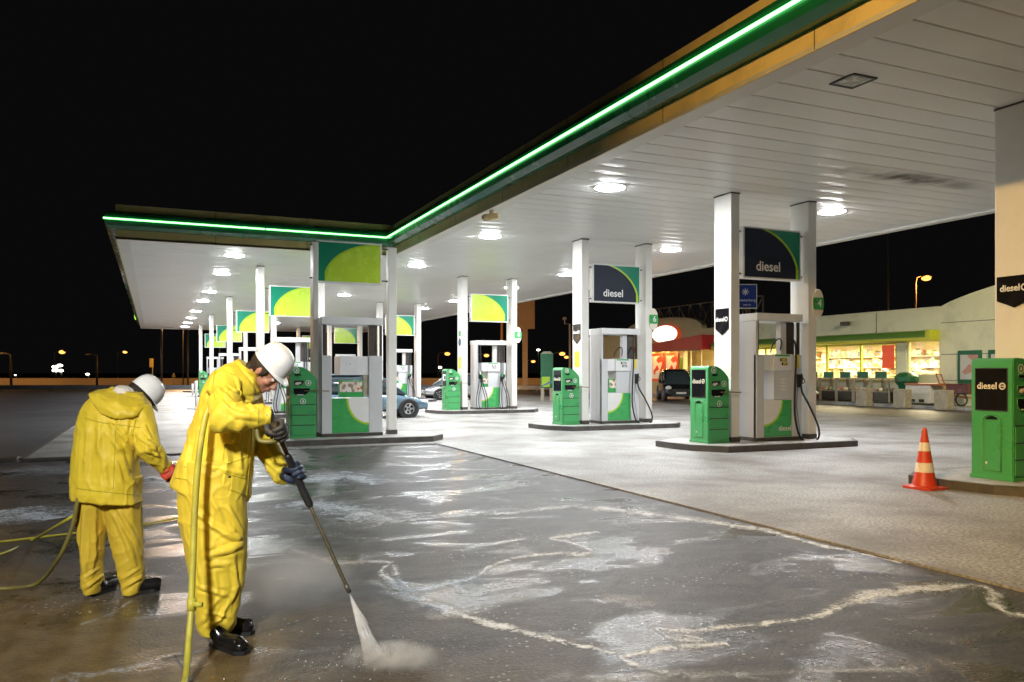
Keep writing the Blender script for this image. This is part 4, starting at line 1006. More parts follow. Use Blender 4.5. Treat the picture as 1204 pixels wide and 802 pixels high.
# sodium lamps that light the highway
for i, px in enumerate((-330, -40, 230, 560, 900)):
    t = street_lamp(px, 380 if i % 2 else 386, 90, ['orange highway lamp beyond the left edge', 'orange highway lamp at far left', 'orange highway lamp hidden behind the wing', 'orange highway lamp hidden behind columns', 'orange highway lamp behind the shop'][i], size=.0001, power=3600, polemat='rubber')
for i, (px, py, s) in enumerate(((65, 431.5, .5), (70.5, 429.7, .42), (65, 435.5, .48), (71.5, 435.8, .4), (103, 440, .3), (18, 441, .15), (517, 432, .32), (633, 411.5, .28))):
    p = dp(px, py, 190)
    t = empty('floodlight', (p.x, p.y, 0), ['lower mast floodlight of the white cluster at left, upper left', 'white floodlight highest in the cluster at left', 'white floodlight in the cluster at left, lower left', 'white floodlight in the cluster at left, lower right',
        'lone white floodlight right of the cluster at left', 'faint lone floodlight at far left', 'white distant light left of the lime sign column', 'bluish white distant light above the green cabinet'][i], 'floodlight', 'distant white floodlights', rz=-YAW)
    b = MB(); b.ell((0, 0, p.z), (s*1.6, s, s*.8)); b.build('lens', 'lamp_far_white', t); b = MB(); b.tube([(0, .5, -.05), (0, .5, p.z)], .08, 6); b.build('mast', 'pole_metal', t)
def pole(px, py, d, r, label, m='pole_metal', hook=0):
    p = dp(px, py, d); t = MB(); pts = [(0, 0, -.05), (0, 0, p.z)]
    if hook: pts += [(hook*.4, 0, p.z + .15), (hook, 0, p.z + .1)]
    t.tube(pts, r, 8); o = t.build('lamp_pole', m, None, (p.x, p.y, 0)); o.rotation_euler = (0, 0, -YAW); return tag(o, label, 'pole', 'unlit poles in the distance')
pole(190, 386, 80, .10, 'thin tall pole under the left end of the canopy')
pole(221, 386, 82, .10, 'thin tall pole between the canopy edge and the first wing column', )
pole(13, 417, 90, .14, 'unlit pole at the left edge beyond the guard rail', 'rubber', hook=-1.5)
pole(114, 418, 90, .12, 'unlit pole between the two orange street lamps at left', 'rubber', hook=-1.2)
pole(1045, 270, 60, .07, 'very thin tall pole rising above the shop roof')
pole(590, 372, 100, .16, 'slim pole with twin arms seen above the lime sign pump', 'pole_lit')
# pylon lit orange
p = dp(619, 440, 70)
t = empty('tall_pylon', (p.x, p.y, 0), 'tall pylon sign lit orange, right of the lime sign column', 'pylon', rz=-YAW)
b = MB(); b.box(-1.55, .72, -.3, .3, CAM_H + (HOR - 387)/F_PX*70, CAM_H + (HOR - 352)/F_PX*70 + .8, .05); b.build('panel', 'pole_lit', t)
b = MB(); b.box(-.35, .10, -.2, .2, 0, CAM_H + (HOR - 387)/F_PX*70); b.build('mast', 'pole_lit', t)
ld = bpy.data.lights.new('pylon_light', 'SPOT'); ld.energy = 2200; ld.color = (1, .5, .15); ld.spot_size = R(50)
lo = bpy.data.objects.new('pylon_light', ld); C.objects.link(lo); lo.location = (-3, -14, 1.0); lo.rotation_euler = (R(100), 0, R(-10)); lo.parent = t
# green cabinet sign on two legs
p = gp(643, 471); 
t = empty('totem_sign', (p.x, p.y, 0), 'green totem sign with yellow and blue foot on two pale legs', 'totem sign', rz=-YAW); S = p.dot(FW)/F_PX
b = MB(); b.box(-7.2*S, 7.2*S, -.15, .15, 15*S, 55*S, .03); b.build('panel', 'frame_green', t)
b = MB(); b.prism([(-7.2*S, 55*S), (7.2*S, 55*S), (4*S, 57.6*S), (-4*S, 57.6*S)], lambda u, v, q: Vector((u, q - .15, v)), .3); b.build('cap', 'concrete_post', t)
b = MB(); b.box(-6.2*S, 3.4*S, -.16, -.152, 16*S, 28*S); b.build('yellow_print', 'lime', t)
b = MB(); b.prism([(-6*S, 16.3*S), (6*S, 21*S), (6*S, 24*S), (-6*S, 18*S)], lambda u, v, q: Vector((u, q - .168, v)), .006); b.build('blue_stripe', 'car_blue', t)
for s in (-1, 1): b = MB(); b.box(s*5.2*S - .09, s*5.2*S + .09, -.1, .1, 0, 15*S); b.build('leg', 'concrete_post', t)
# camera mast
p = gp(670, 466)
t = empty('camera_mast', (p.x, p.y, 0), 'orange lit mast with a camera arm left of the white column', 'mast', rz=-YAW); S = p.dot(FW)/F_PX
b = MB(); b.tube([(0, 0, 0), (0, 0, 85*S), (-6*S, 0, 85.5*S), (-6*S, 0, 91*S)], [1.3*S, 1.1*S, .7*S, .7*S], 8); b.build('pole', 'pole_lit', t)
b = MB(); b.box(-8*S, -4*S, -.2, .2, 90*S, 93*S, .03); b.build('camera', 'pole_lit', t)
# blue square sign with emblem
a, c = dp(866, 334, 46), dp(890, 363, 46)
t = empty('blue_sign', ((a.x + c.x)/2, (a.y + c.y)/2, 0), 'dark blue square sign with snowflake emblem, seen above pump 4', 'sign', rz=-YAW)
hw = 12/F_PX*46; zt, zb = a.z, c.z
b = MB(); b.box(-hw, hw, -.06, .06, zb, zt, .03); b.build('frame', 'pump_grey', t)
mat('sign_blue', (.010, .020, .10), .7, spec=.1, emit=(.01, .02, .09), es=.35); mat('sign_text', (.5, .5, .52), .4, emit=(.5, .5, .5), es=.08)
b = MB(); b.box(-hw + .05, hw - .05, -.066, -.061, zb + .05, zt - .05); b.build('face', 'sign_blue', t)
b = MB()
for k in range(4):
    a_ = k*math.pi/4; dx, dz = math.cos(a_)*.20, math.sin(a_)*.20; b.tube([(-.1 - dx, -.07, zt - .45 - dz), (-.1 + dx, -.07, zt - .45 + dz)], .03, 5)
b.build('emblem', 'sign_text', t)
text('winterberg', .22, 'lettering', 'sign_text', t, T(0, -.07, zb + .48) @ FRONT, .001); text('tank ok', .14, 'lettering', 'sign_text', t, T(0, -.07, zb + .22) @ FRONT, .001)
b = MB(); b.tube([(0, .1, 0), (0, .1, zt)], .06, 8); b.build('post', 'pole_metal', t)
# small blue gantry sign, yellow upright sign, warning triangle
p = dp(258, 405.5, 100); t = empty('road_sign', (p.x, p.y, 0), 'small blue direction sign with white lettering far behind the left wing', 'road sign', rz=-YAW)
mat('sign_blue_lit', (.02, .07, .45), .4, emit=(.02, .07, .5), es=.5)
b = MB(); b.box(-.9, .9, -.05, .05, p.z - .38, p.z + .38, .01); b.build('panel', 'sign_blue_lit', t); text('Richtingen', .30, 'lettering', 'white_mark', t, T(0, -.06, p.z) @ FRONT, .001)
b = MB(); b.tube([(0, .1, 0), (0, .1, p.z)], .06, 6); b.build('post', 'pole_metal', t)
p = dp(178, 427, 88); t = empty('road_sign', (p.x, p.y, 0), 'narrow upright yellowish sign beyond the guard rail', 'road sign', rz=-YAW)
mat('sign_dim_yellow', (.45, .32, .08), .5, emit=(.4, .25, .05), es=.12)
b = MB(); b.box(-.2, .2, -.03, .03, p.z - .45, p.z + .5); b.build('panel', 'sign_dim_yellow', t); b = MB(); b.tube([(.1, .05, 0), (.1, .05, p.z)], .05, 6); b.build('post', 'pole_metal', t)
p = dp(204, 441, 86); t = empty('warning_sign', (p.x, p.y, 0), 'small triangular warning sign beyond the guard rail', 'warning sign', rz=-YAW)
b = MB(); b.prism([(-.22, p.z - .18), (.22, p.z - .18), (0, p.z + .25)], lambda u, v, q: Vector((u, q, v)), .02); b.build('triangle', 'sign_dim_yellow', t); b = MB(); b.tube([(0, .04, 0), (0, .04, p.z)], .03, 6); b.build('post', 'pole_metal', t)
# white marker posts beside the far green bins
for px, lb in ((226.5, 'short white marker post right of the farthest green bin'), (230.5, 'slim tall marker post beside the bin behind the worker')):
    p = gp(px, 467 if px < 230 else 481); o = MB(); o.box(-.35, .35, -.25, .25, 0, .10, .02); o.tube([(0, 0, .1), (0, 0, .85 if px < 230 else 1.2)], .06, 10); o = o.build('marker_post', 'white_paint', None, (p.x, p.y, 0)); tag(o, lb, 'marker post')
# ================================================================== LIGHTS BEHIND THE CAMERA
def mast(x, y, h, label, col, watt, aim, size, spot):
    t = empty('street_lamp', (x, y, 0), label, 'street lamp')
    b = MB(); b.tube([(0, 0, -.05), (0, 0, h)], [.10, .06], 10); b.build('pole', 'pole_metal', t)
    b = MB(); b.box(-.35, .35, -.2, .2, h, h + .14, .03); b.build('lamp_head', 'dark_metal', t)
    ld = bpy.data.lights.new('street_light', 'AREA'); ld.shape = 'DISK'; ld.size = size; ld.energy = watt; ld.color = col; ld.spread = R(spot)
    lo = bpy.data.objects.new('street_light', ld); C.objects.link(lo); lo.location = (0, 0, h - .03); lo.parent = t
    dv = Vector(aim) - Vector((x, y, h)); lo.rotation_euler = dv.to_track_quat('-Z', 'Y').to_euler()
mast(-6, 1.5, 9.0, 'sodium street lamp behind the camera', (1, .61, .19), SODIUM_W, (9.6, 6.0, .6), .6, 52)
mast(-3.4, -4.0, 6.5, 'added neutral fill light for the workers, behind the camera', (.98, .98, .95), FILL_W, (.2, 5.2, .9), .9, 58)  # unseen lamp, added to brighten the workers

mast(24, 12, 8.5, 'added warm fill light for the shop front, right of the frame', (1, .86, .55), 520, (32, 27, 1.5), .6, 75)  # added out of view to lift the shop wall

# ================================================================== PEOPLE
def blob(mbs, name, m, parent, voxel, smooth=4, disp=None, sf=.5, folds=None, Lf=None):
    bmm = mbs.bm; me = bpy.data.meshes.new('t'); bmesh.ops.recalc_face_normals(bmm, faces=bmm.faces); bmm.to_mesh(me); bmm.free()
    o = bpy.data.objects.new('t', me); C.objects.link(o)
    r = o.modifiers.new('r', 'REMESH'); r.mode = 'VOXEL'; r.voxel_size = voxel
    if smooth: s = o.modifiers.new('s', 'SMOOTH'); s.factor = sf; s.iterations = smooth
    dg = bpy.context.evaluated_depsgraph_get(); nm = bpy.data.meshes.new_from_object(o.evaluated_get(dg)); bpy.data.objects.remove(o)
    if folds:
        from mathutils.bvhtree import BVHTree
        from mathutils.kdtree import KDTree
        bv = BVHTree.FromPolygons([v.co.copy() for v in nm.vertices], [tuple(p.vertices) for p in nm.polygons]); o_ = Lf(602, HOR, .0001); S = []
        for fi, (pts, hgt, wid) in enumerate(folds):
            for (a, b_), (c, d_) in zip(pts, pts[1:]):
                n_ = max(2, int(math.hypot(c - a, d_ - b_)/1.0))
                for k in range(n_ + 1):
                    h_ = bv.ray_cast(o_, (Lf(a + (c - a)*k/n_, b_ + (d_ - b_)*k/n_, 5.) - o_).normalized())
                    if h_[0] is not None: S.append((h_[0], hgt, wid, fi))
        kds = []
        for fi in range(len(folds)):
            q = [s_ for s_ in S if s_[3] == fi]
            if len(q) < 3: continue
            kd = KDTree(len(q)); tot = len(q)
            for i_, s_ in enumerate(q): kd.insert(s_[0], i_)
            kd.balance(); kds.append((kd, q[0][1], q[0][2], tot))
        nr0 = [v.normal.copy() for v in nm.vertices]; mv = []
        for v in nm.vertices:
            e_ = 0
            for kd, hg, wd, tot in kds:
                co, ix, dd_ = kd.find(v.co)
                if dd_ < wd*5:
                    tp = math.sin(math.pi*min(1, max(0, (ix + .5)/tot)))**.5
                    e_ += hg*tp*(math.exp(-(dd_/wd)**1.3) - .45*math.exp(-((dd_ - 2.2*wd)/wd)**2))
            mv.append(e_)
        for v, q, e_ in zip(nm.vertices, nr0, mv): v.co += q*e_
        nm.update()
    if disp:
        nr = [v.normal.copy() for v in nm.vertices]
        for v, q in zip(nm.vertices, nr): v.co += q * disp(v.co)
    nm.name = name; nm.materials.clear(); nm.materials.append(M[m]); nm.polygons.foreach_set('use_smooth', [True]*len(nm.polygons))
    ob = bpy.data.objects.new(name, nm); C.objects.link(ob); ob.parent = parent; return ob
def ridge(p, f, seed=0.):
    return (1 - abs(noise.noise(Vector((p[0]*f[0] + seed, p[1]*f[1] - seed, p[2]*f[2] + seed*2)))) * 2.2)
def crease(q, k=3.0):
    """narrow folds: sharp crests between broad flat panels"""
    return max(0., 1 - abs(noise.noise(q)) * k) ** 1.6
def cloth(seed, spots, vert=.010, zf=1.3, amp=1., gen=.005):
    """hanging folds plus bunched creases round the joints in spots (point, radius, strength, fold direction)"""
    def f(p):
        wv = Vector((p.x + .03*noise.noise(p*6), p.y, p.z + .05*noise.noise(p*5 + Vector((3, 1, 2)))))
        a = vert * .7 * (crease(Vector((wv.x*6 + seed, wv.y*6, wv.z*zf)), 2.6) - .35)
        g = gen * (crease(Vector((wv.x*9 - seed, wv.y*9, wv.z*7)), 3.2) - .2)
        c = 0
        for ctr, rad, st, dr in spots:
            wgt = math.exp(-((p - ctr).length / rad)**2)
            if wgt > .03:
                along = p.dot(dr); side = p - dr*along
                c += wgt * st * 1.1 * (crease(Vector((side.x*2.2 + seed, side.y*2.2, side.z*2.2)) + dr*along*10, 2.0) - .3)
        return (a + g + c) * amp
    return f
def limb(b, pts, n=16, flat=1.):
    """pts: (centre, radius) or (centre, radius along view plane, radius in depth); rings stay square to the path"""
    P = [Vector(p[0]) for p in pts]; rings = []
    for i, p in enumerate(pts):
        t = (P[min(i+1, len(P)-1)] - P[max(i-1, 0)]).normalized(); ref = Vector((0, 1, 0)) if abs(t.y) < .85 else Vector((1, 0, 0))
        a = t.cross(ref).normalized(); c = a.cross(t).normalized(); r1 = p[1]; r2 = p[2] if len(p) > 2 else p[1]
        rings.append((P[i], a*r1, c*r2))
    b.loft(rings, n)
def hand(grip, axis, pdir, wrist, name, m, parent, s=1.0):
    axis = Vector(axis).normalized(); pdir = Vector(pdir); pdir = (pdir - axis*pdir.dot(axis)).normalized(); th = axis.cross(pdir); g = Vector(grip); wrist = Vector(wrist)
    b = MB(); m3 = Matrix((axis, pdir, th)).transposed()
    pc = g + pdir*.036*s
    b.ell(pc, (.046*s, .019*s, .046*s), m3)
    b.ell(pc + th*.02*s, (.044*s, .017*s, .03*s), m3)
    for i, (st, en, rr) in enumerate(((50, 232, .0112), (46, 258, .0118), (48, 245, .0112), (54, 215, .0098))):
        o = (i - 1.5)*.0225*s; pts = []; n = 9
        for k in range(n):
            a = R(st + (en - st)*k/(n - 1)); rad = (.034 + (.004 if k in (2, 5) else 0))*s
            pts.append(g + axis*o + (pdir*math.cos(a) + th*math.sin(a))*rad)
        pts = [pc + axis*o*.9 + th*.03*s] + pts
        b.tube(pts, [rr*1.1*s]*(n - 2) + [rr*s, rr*.95*s, rr*.7*s], 10)
    pts = [pc - th*.025*s - axis*.03*s]
    for k in range(6):
        a = R(-48 - 105*k/5); pts.append(g + axis*(-.035 + .022*k/5)*s + (pdir*math.cos(a) + th*math.sin(a))*.036*s)
    b.tube(pts, [.018*s, .016*s, .0145*s, .0135*s, .013*s, .012*s, .009*s], 10)
    limb(b, [(pc + (wrist - pc).normalized()*-.005, .03*s), (pc + (wrist - pc)*.45, .031*s), (wrist, .037*s), (wrist + (wrist - pc).normalized()*.03, .042*s)], 12)
    return blob(b, name, m, parent, .0042, 2)
def head_parts(b, mt, s=1.0):
    """face looks along +x of mt"""
    r3 = mt.to_3x3()
    def e(c, r): b.ell(mt @ Vector([q*s for q in c]), [q*s for q in r], r3)
    e((-.015, 0, .028), (.098, .077, .095)); e((.030, 0, -.045), (.062, .060, .072)); e((.040, 0, -.085), (.050, .045, .030)); e((.072, 0, -.098), (.022, .026, .020))
    e((.078, 0, .028), (.022, .050, .012))                       # brow ridge
    b.tube([mt @ Vector((.088*s, 0, .010*s)), mt @ Vector((.108*s, 0, -.020*s)), mt @ Vector((.116*s, 0, -.036*s)), mt @ Vector((.096*s, 0, -.044*s))], [.009*s, .012*s, .016*s, .012*s], 10)
    for q in (-1, 1):
        e((.100, q*.014, -.038), (.010, .008, .007)); e((-.008, q*.079, -.012), (.020, .010, .034)); e((.062, q*.038, -.030), (.026, .022, .020)); e((.072, q*.031, -.001), (.016, .017, .010))
    e((.094, 0, -.062), (.012, .024, .006)); e((.092, 0, -.073), (.012, .021, .007))
def face_details(t, mt, s=1.0):
    for q in (-1, 1):
        b = MB(); b.ell(mt @ Vector((.0795*s, q*.031*s, .004*s)), (.0115*s,)*3); ey = b.build('eye', 'eye_white', t)
        b = MB(); b.ell(mt @ Vector((.0885*s, q*.031*s, .000)), (.0045*s, .0055*s, .0055*s), mt.to_3x3()); b.build('iris', 'iris', ey)
        b = MB(); b.tube([mt @ Vector((.094*s, q*.016*s, .022*s)), mt @ Vector((.096*s, q*.032*s, .027*s)), mt @ Vector((.084*s, q*.048*s, .022*s))], [.004*s, .005*s, .003*s], 6); b.build('eyebrow', 'hair', t)
    mat('lip', (.36, .12, .09), .45) if 'lip' not in M else None
    b = MB(); b.tube([mt @ Vector((.094*s, -.022*s, -.068*s)), mt @ Vector((.1055*s, 0, -.067*s)), mt @ Vector((.094*s, .022*s, -.068*s))], [.003*s, .0055*s, .003*s], 8); b.build('lips', 'lip', t)
def hair_part(t, mt, s=1.0, name='hair'):
    b = MB(); r3 = mt.to_3x3()
    b.ell(mt @ Vector((-.030*s, 0, .022*s)), (.098*s, .087*s, .098*s), r3); b.ell(mt @ Vector((-.075*s, 0, -.055*s)), (.040*s, .062*s, .055*s), r3)
    for q in (-1, 1): b.ell(mt @ Vector((.012*s, q*.074*s, .030*s)), (.030*s, .012*s, .040*s), r3); b.ell(mt @ Vector((.020*s, q*.073*s, .002*s)), (.010*s, .008*s, .030*s), r3)
    blob(b, name, 'hair', t, .006, 1, lambda p: (ridge((p.x, p.y, p.z), (60, 60, 30), 1) - .5) * .003)
def helmet_part(t, mt, s=1.0):
    """hard hat: shell with brim, peak at the front (+x) and ridges"""
    b = MB(); n = 40; rings = []
    prof = [(1.0, 0), (.995, .03), (.965, .065), (.90, .098), (.79, .127), (.62, .150), (.40, .163), (.18, .168), (.02, .169)]
    for r_, z in prof:
        row = []
        for k in range(n):
            a = k*2*math.pi/n; rx, ry = .142*r_, .122*r_; zz = z
            rid = .004 if abs(math.sin(a)) < .12 and z > .05 else 0
            row.append(b.bm.verts.new(mt @ Vector((rx*math.cos(a)*s, ry*math.sin(a)*s, (zz + rid)*s))))
        rings.append(row)
    # brim ring below the shell: wide at the front, narrow elsewhere
    br = []
    for k in range(n):
        a = k*2*math.pi/n; front = max(0, math.cos(a))**2
        ext = .010 + .040*front
        br.append(b.bm.verts.new(mt @ Vector(((.142 + ext)*math.cos(a)*s, (.122 + ext*.7)*math.sin(a)*s, (-.006 - .020*front)*s))))
    rings = [br] + rings
    inner = [b.bm.verts.new(mt @ Vector((.132*math.cos(k*2*math.pi/n)*s, .112*math.sin(k*2*math.pi/n)*s, -.004*s))) for k in range(n)]
    top = [b.bm.verts.new(mt @ Vector((.09*math.cos(k*2*math.pi/n)*s, .08*math.sin(k*2*math.pi/n)*s, .12*s))) for k in range(n)]
    rings = [top, inner] + rings
    for A, B in zip(rings, rings[1:]):
        for k in range(n): f = b.bm.faces.new((A[k], A[(k+1) % n], B[(k+1) % n], B[k])); f.smooth = True
    b.bm.faces.new(rings[-1]); b.bm.faces.new(rings[0])
    h = b.build('helmet', 'helmet', t, smooth=True)
    b = MB(); b.tube([mt @ Vector((.135*math.cos(k*2*math.pi/24)*s, .115*math.sin(k*2*math.pi/24)*s, -.004*s)) for k in range(25)], .006, 6); b.build('sweat_band', 'dark_trim', h)
def boot(t, heel, toe, ankle, name='boot'):
    b = MB(); heel, toe, ankle = Vector(heel), Vector(toe), Vector(ankle); d_ = (toe - heel).normalized()
    b.tube([heel + Vector((0, 0, .045)), heel + d_*.08 + Vector((0, 0, .05)), heel + d_*.17 + Vector((0, 0, .045)), toe - d_*.02 + Vector((0, 0, .038))], [.042, .046, .050, .040], 14)
    b.ell(toe - d_*.035 + Vector((0, 0, .042)), (.052, .048, .038))
    b.tube([heel + d_*.04 + Vector((0, 0, .05)), ankle + Vector((0, 0, .10))], [.045, .05], 14)
    o = blob(b, name, 'boot', t, .007, 2)
    b = MB(); sd = d_.cross(Vector((0, 0, 1)))
    pts = [heel - d_*.045 + sd*.03, heel - d_*.045 - sd*.03, heel + d_*.09 - sd*.04, toe - d_*.03 - sd*.05, toe + d_*.02 - sd*.02, toe + d_*.02 + sd*.02, toe - d_*.03 + sd*.05, heel + d_*.09 + sd*.04]
    b.prism([(p.x, p.y) for p in pts], lambda u, v, q: Vector((u, v, .002 + q)), .022); b.build('sole', 'rubber', o)

GZ = -.02
# ---------------------------------------------------------------- worker with the lance
O1 = cl((262 - 602)/F_PX*4.75, 4.75, GZ)
w1 = empty('person', O1, 'man in a bright yellow rain suit and white helmet bending over a spray lance', 'person', 'workers in yellow rain suits', rz=-YAW)
def L1(px, py, d=4.75):
    v = dp(px, py, d) - O1; return Vector((v.dot(RT), v.dot(FW), v.z))
D1 = 4.75
HM = Matrix.Translation(L1(313.5, 436, 4.76)) @ Matrix.Rotation(R(-8), 4, 'Z') @ Matrix.Rotation(R(50), 4, 'Y')
# continuous body
b = MB(); head_parts(b, HM, .96)
neck = L1(290, 450, 4.77); chest = L1(268, 480); pelv = L1(248, 560)
limb(b, [(HM @ Vector((-.03, 0, -.03)), .06), (HM @ Vector((-.045, 0, -.10)), .058), (neck, .062), (chest, .12), (L1(255, 520), .12), (pelv, .13)])
sh_n, el_n, wr_n = L1(264, 456, 4.54), L1(264, 491, 4.36), L1(312, 489, 4.42)
sh_f, el_f, wr_f = L1(290, 458, 4.95), L1(307, 515, 4.96), L1(332, 556, 4.72)
for a_, e_, w_ in ((sh_n, el_n, wr_n), (sh_f, el_f, wr_f)): limb(b, [(chest*.6 + a_*.4, .06), (a_, .05), (e_, .04), (w_, .027)])
hn, hf = L1(321, 500, 4.42), L1(347, 556, 4.62)
limb(b, [(wr_n, .026), (hn, .016)]); limb(b, [(wr_f, .026), (hf, .016)])
kn, an = L1(262, 650, 4.66), L1(256, 738, 4.66); kf, af = L1(262, 645, 4.88), L1(262, 722, 4.90)
for k_, a_, dy in ((kn, an, -.09), (kf, af, .09)): limb(b, [(pelv + Vector((0, dy, -.02)), .07), (k_, .05), (a_, .036), (a_ + Vector((.05, 0, -.04)), .035)])
blob(b, 'body', 'skin', w1, .0065, 2)
face_details(w1, HM, .96); hair_part(w1, HM, .96)
helmet_part(w1, HM @ Matrix.Translation((-.006, 0, .046)) @ Matrix.Rotation(R(-4), 4, 'Y'), .80)
# jacket
def ring1(pl, pr, py_l, py_r, depth, dd=0., d=D1):
    a, c = L1(pl, py_l, d), L1(pr, py_r, d); ctr = (a + c)/2; ctr.y += dd; return (ctr, (c - a)/2, Vector((-.12*depth, depth, 0)))
b = MB()
b.loft([ring1(280, 302, 422, 440, .07, .0), ring1(266, 306, 428, 452, .155), ring1(250, 305, 440, 466, .225), ring1(239, 303, 462, 482, .245), ring1(229, 301, 492, 503, .235), ring1(220, 299, 520, 526, .225),
        ring1(209, 297, 546, 556, .235), ring1(203, 294, 566, 586, .245), ring1(204, 292, 570, 590, .235)], n=28, ex=2.3)
limb(b, [(sh_n*.55 + chest*.45, .10), (sh_n, .095, .095), (sh_n*.5 + el_n*.5, .092), (el_n + Vector((-.005, 0, -.005)), .090), (el_n*.55 + wr_n*.45, .078), (wr_n, .058), (wr_n + (wr_n - el_n).normalized()*.035, .060)], 20)
limb(b, [(sh_f*.55 + chest*.45, .10), (sh_f, .090), (sh_f*.5 + el_f*.5, .085), (el_f, .085), (el_f*.5 + wr_f*.5, .074), (wr_f, .060), (wr_f + (wr_f - el_f).normalized()*.03, .062)], 20)
F1 = [([(250, 453), (276, 476), (310, 468)], .016, .012), ([(255, 470), (279, 488), (311, 492)], .013, .011), ([(268, 452), (295, 474)], .012, .010), ([(246, 480), (234, 508), (230, 556)], .014, .014),
      ([(282, 426), (300, 452), (304, 466)], .012, .010), ([(232, 546), (262, 552), (289, 558)], .008, .010), ([(303, 531), (329, 555)], .012, .010), ([(305, 513), (326, 542)], .012, .010), ([(258, 500), (268, 540), (262, 574)], .010, .016),
      ([(285, 492), (280, 520), (284, 560)], .010, .014), ([(222, 520), (216, 562)], .012, .014), ([(252, 436), (246, 456), (238, 478)], .012, .012), ([(288, 470), (300, 482)], .010, .009), ([(243, 512), (252, 560)], .008, .012)]
jk = blob(b, 'jacket', 'coat_yellow', w1, .0065, 6, folds=F1, Lf=L1, disp=cloth(2.3, [(el_n, .12, .016, Vector((.75, 0, -.66))), ((sh_n + el_n)/2, .09, .010, Vector((.6, 0, .8))), (wr_n, .07, .010, Vector((1, 0, 0))), (el_f, .12, .015, (wr_f - sh_f).normalized()), (wr_f, .08, .010, (wr_f - el_f).normalized()), (sh_n + Vector((.08, .05, -.14)), .10, .010, Vector((.7, 0, .7)))], .013))
# collar standing round the neck
b = MB(); cc = [HM @ Vector((-.045, 0, -.115))]; n = 22; nd = (HM.to_3x3() @ Vector((.2, 0, 1))).normalized()
c0 = L1(291, 440, 4.76); ax = Vector((.055, 0, -.055)).normalized(); ay = Vector((0, 1, 0)); upv = ay.cross(ax).normalized() * -1
upv = Vector((.55, 0, .83)); ax = Vector((.83, 0, -.55))
rings = [(c0 - upv*.035, ax*.098, ay*.112), (c0 + upv*.015, ax*.083, ay*.098), (c0 + upv*.045, ax*.090, ay*.100)]
R0 = []
for c_, a_, y_ in rings:
    R0.append([b.bm.verts.new(c_ + a_*math.cos(k*2*math.pi/n) + y_*math.sin(k*2*math.pi/n)) for k in range(n)])
R1 = [[b.bm.verts.new(c_ + a_*.92*math.cos(k*2*math.pi/n) + y_*.92*math.sin(k*2*math.pi/n)) for k in range(n)] for c_, a_, y_ in rings]
seq = [R0[0], R0[1], R0[2], R1[2], R1[1], R1[0]]
for A, B in zip(seq, seq[1:]):
    for k in range(n): b.bm.faces.new((A[k], A[(k+1) % n], B[(k+1) % n], B[k])).smooth = True
b.build('collar', 'coat_yellow', jk, smooth=True)
# pocket flap, seams: laid on the cloth by casting onto the finished jacket
from mathutils.bvhtree import BVHTree
def drape(obj, pts, r, name, m, closed=False, O=None, Lf=None, d0=3.4):
    bv = BVHTree.FromPolygons([v.co.copy() for v in obj.data.vertices], [tuple(p.vertices) for p in obj.data.polygons]); out = []
    cam_l = Lf(602, HOR, 0.0001)
    P = []
    for (a, b_), (c, d_) in zip(pts, pts[1:]):
        n_ = max(2, int(math.hypot(c - a, d_ - b_)/1.5)); P += [(a + (c - a)*k/n_, b_ + (d_ - b_)*k/n_) for k in range(n_)]
    P.append(pts[-1])
    for px, py in P:
        q = Lf(px, py, 5.); dr = (q - cam_l).normalized(); h = bv.ray_cast(cam_l, dr)
        if h[0] is not None: out.append(h[0] - dr*r*.25)
    if len(out) > 2:
        b = MB(); b.tube(out, r, 6); o = b.build(name, m, obj); return o
mat('seam_ochre', (.46, .38, .02), .5); mat('snap', (.10, .09, .05), .3, metal=.6)
def surf_strip(pts, r, name, m, par, n=6): b = MB(); b.tube(pts, r, n); return b.build(name, m, par)
def near_side(px, py, dd=-.245): return L1(px, py, D1 + dd)
# trousers
b = MB()
def leg(b, rows, d):
    rg = []
    for py, pl, pr, dep in rows:
        a, c = L1(pl, py, d), L1(pr, py, d); rg.append(((a + c)/2, (c - a)/2, Vector((0, dep, 0))))
    b.loft(rg, n=24, ex=2.2)
leg(b, [(540, 216, 286, .16), (575, 212, 288, .17), (610, 213, 289, .155), (650, 220, 289, .14), (690, 228, 285, .125), (715, 232, 279, .115), (736, 233, 276, .11), (743, 236, 272, .10)], 4.67)
leg(b, [(540, 220, 286, .15), (575, 222, 288, .16), (610, 226, 287, .145), (650, 232, 287, .13), (690, 238, 284, .12), (712, 240, 280, .11), (726, 242, 276, .10)], 4.90)
kz = Vector((.45, 0, .9)).normalized()
F2 = [([(228, 600), (250, 618), (271, 631), (289, 634)], .018, .012), ([(241, 655), (265, 647), (288, 638)], .018, .012), ([(242, 665), (271, 662)], .012, .010), ([(235, 690), (271, 702)], .012, .010), ([(241, 738), (259, 729), (271, 703)], .016, .011),
      ([(268, 596), (287, 630)], .012, .010), ([(235, 735), (250, 712), (262, 700)], .010, .010), ([(228, 610), (232, 650), (240, 690)], .014, .014), ([(274, 650), (278, 690), (268, 720)], .013, .012), ([(250, 588), (262, 612)], .010, .010), ([(243, 720), (272, 726)], .010, .008), ([(252, 672), (256, 700)], .008, .010)]
blob(b, 'trousers', 'trouser_yellow', w1, .0065, 5, folds=F2, Lf=L1, disp=cloth(4.1, [(L1(270, 640, 4.60), .14, .018, kz), (L1(240, 600, 4.60), .12, .010, Vector((.8, 0, .6))), (L1(258, 725, 4.62), .12, .016, Vector((-.25, 0, .97))), (L1(250, 690, 4.60), .10, .010, kz)], .014, 1.0))
boot(w1, Vector((L1(258, 745, 4.62).x, 4.60 - 4.75, 0)), Vector((L1(292, 745, 4.55).x, 4.48 - 4.75, 0)), Vector((L1(258, 745, 4.66).x, 4.60 - 4.75, 0)))
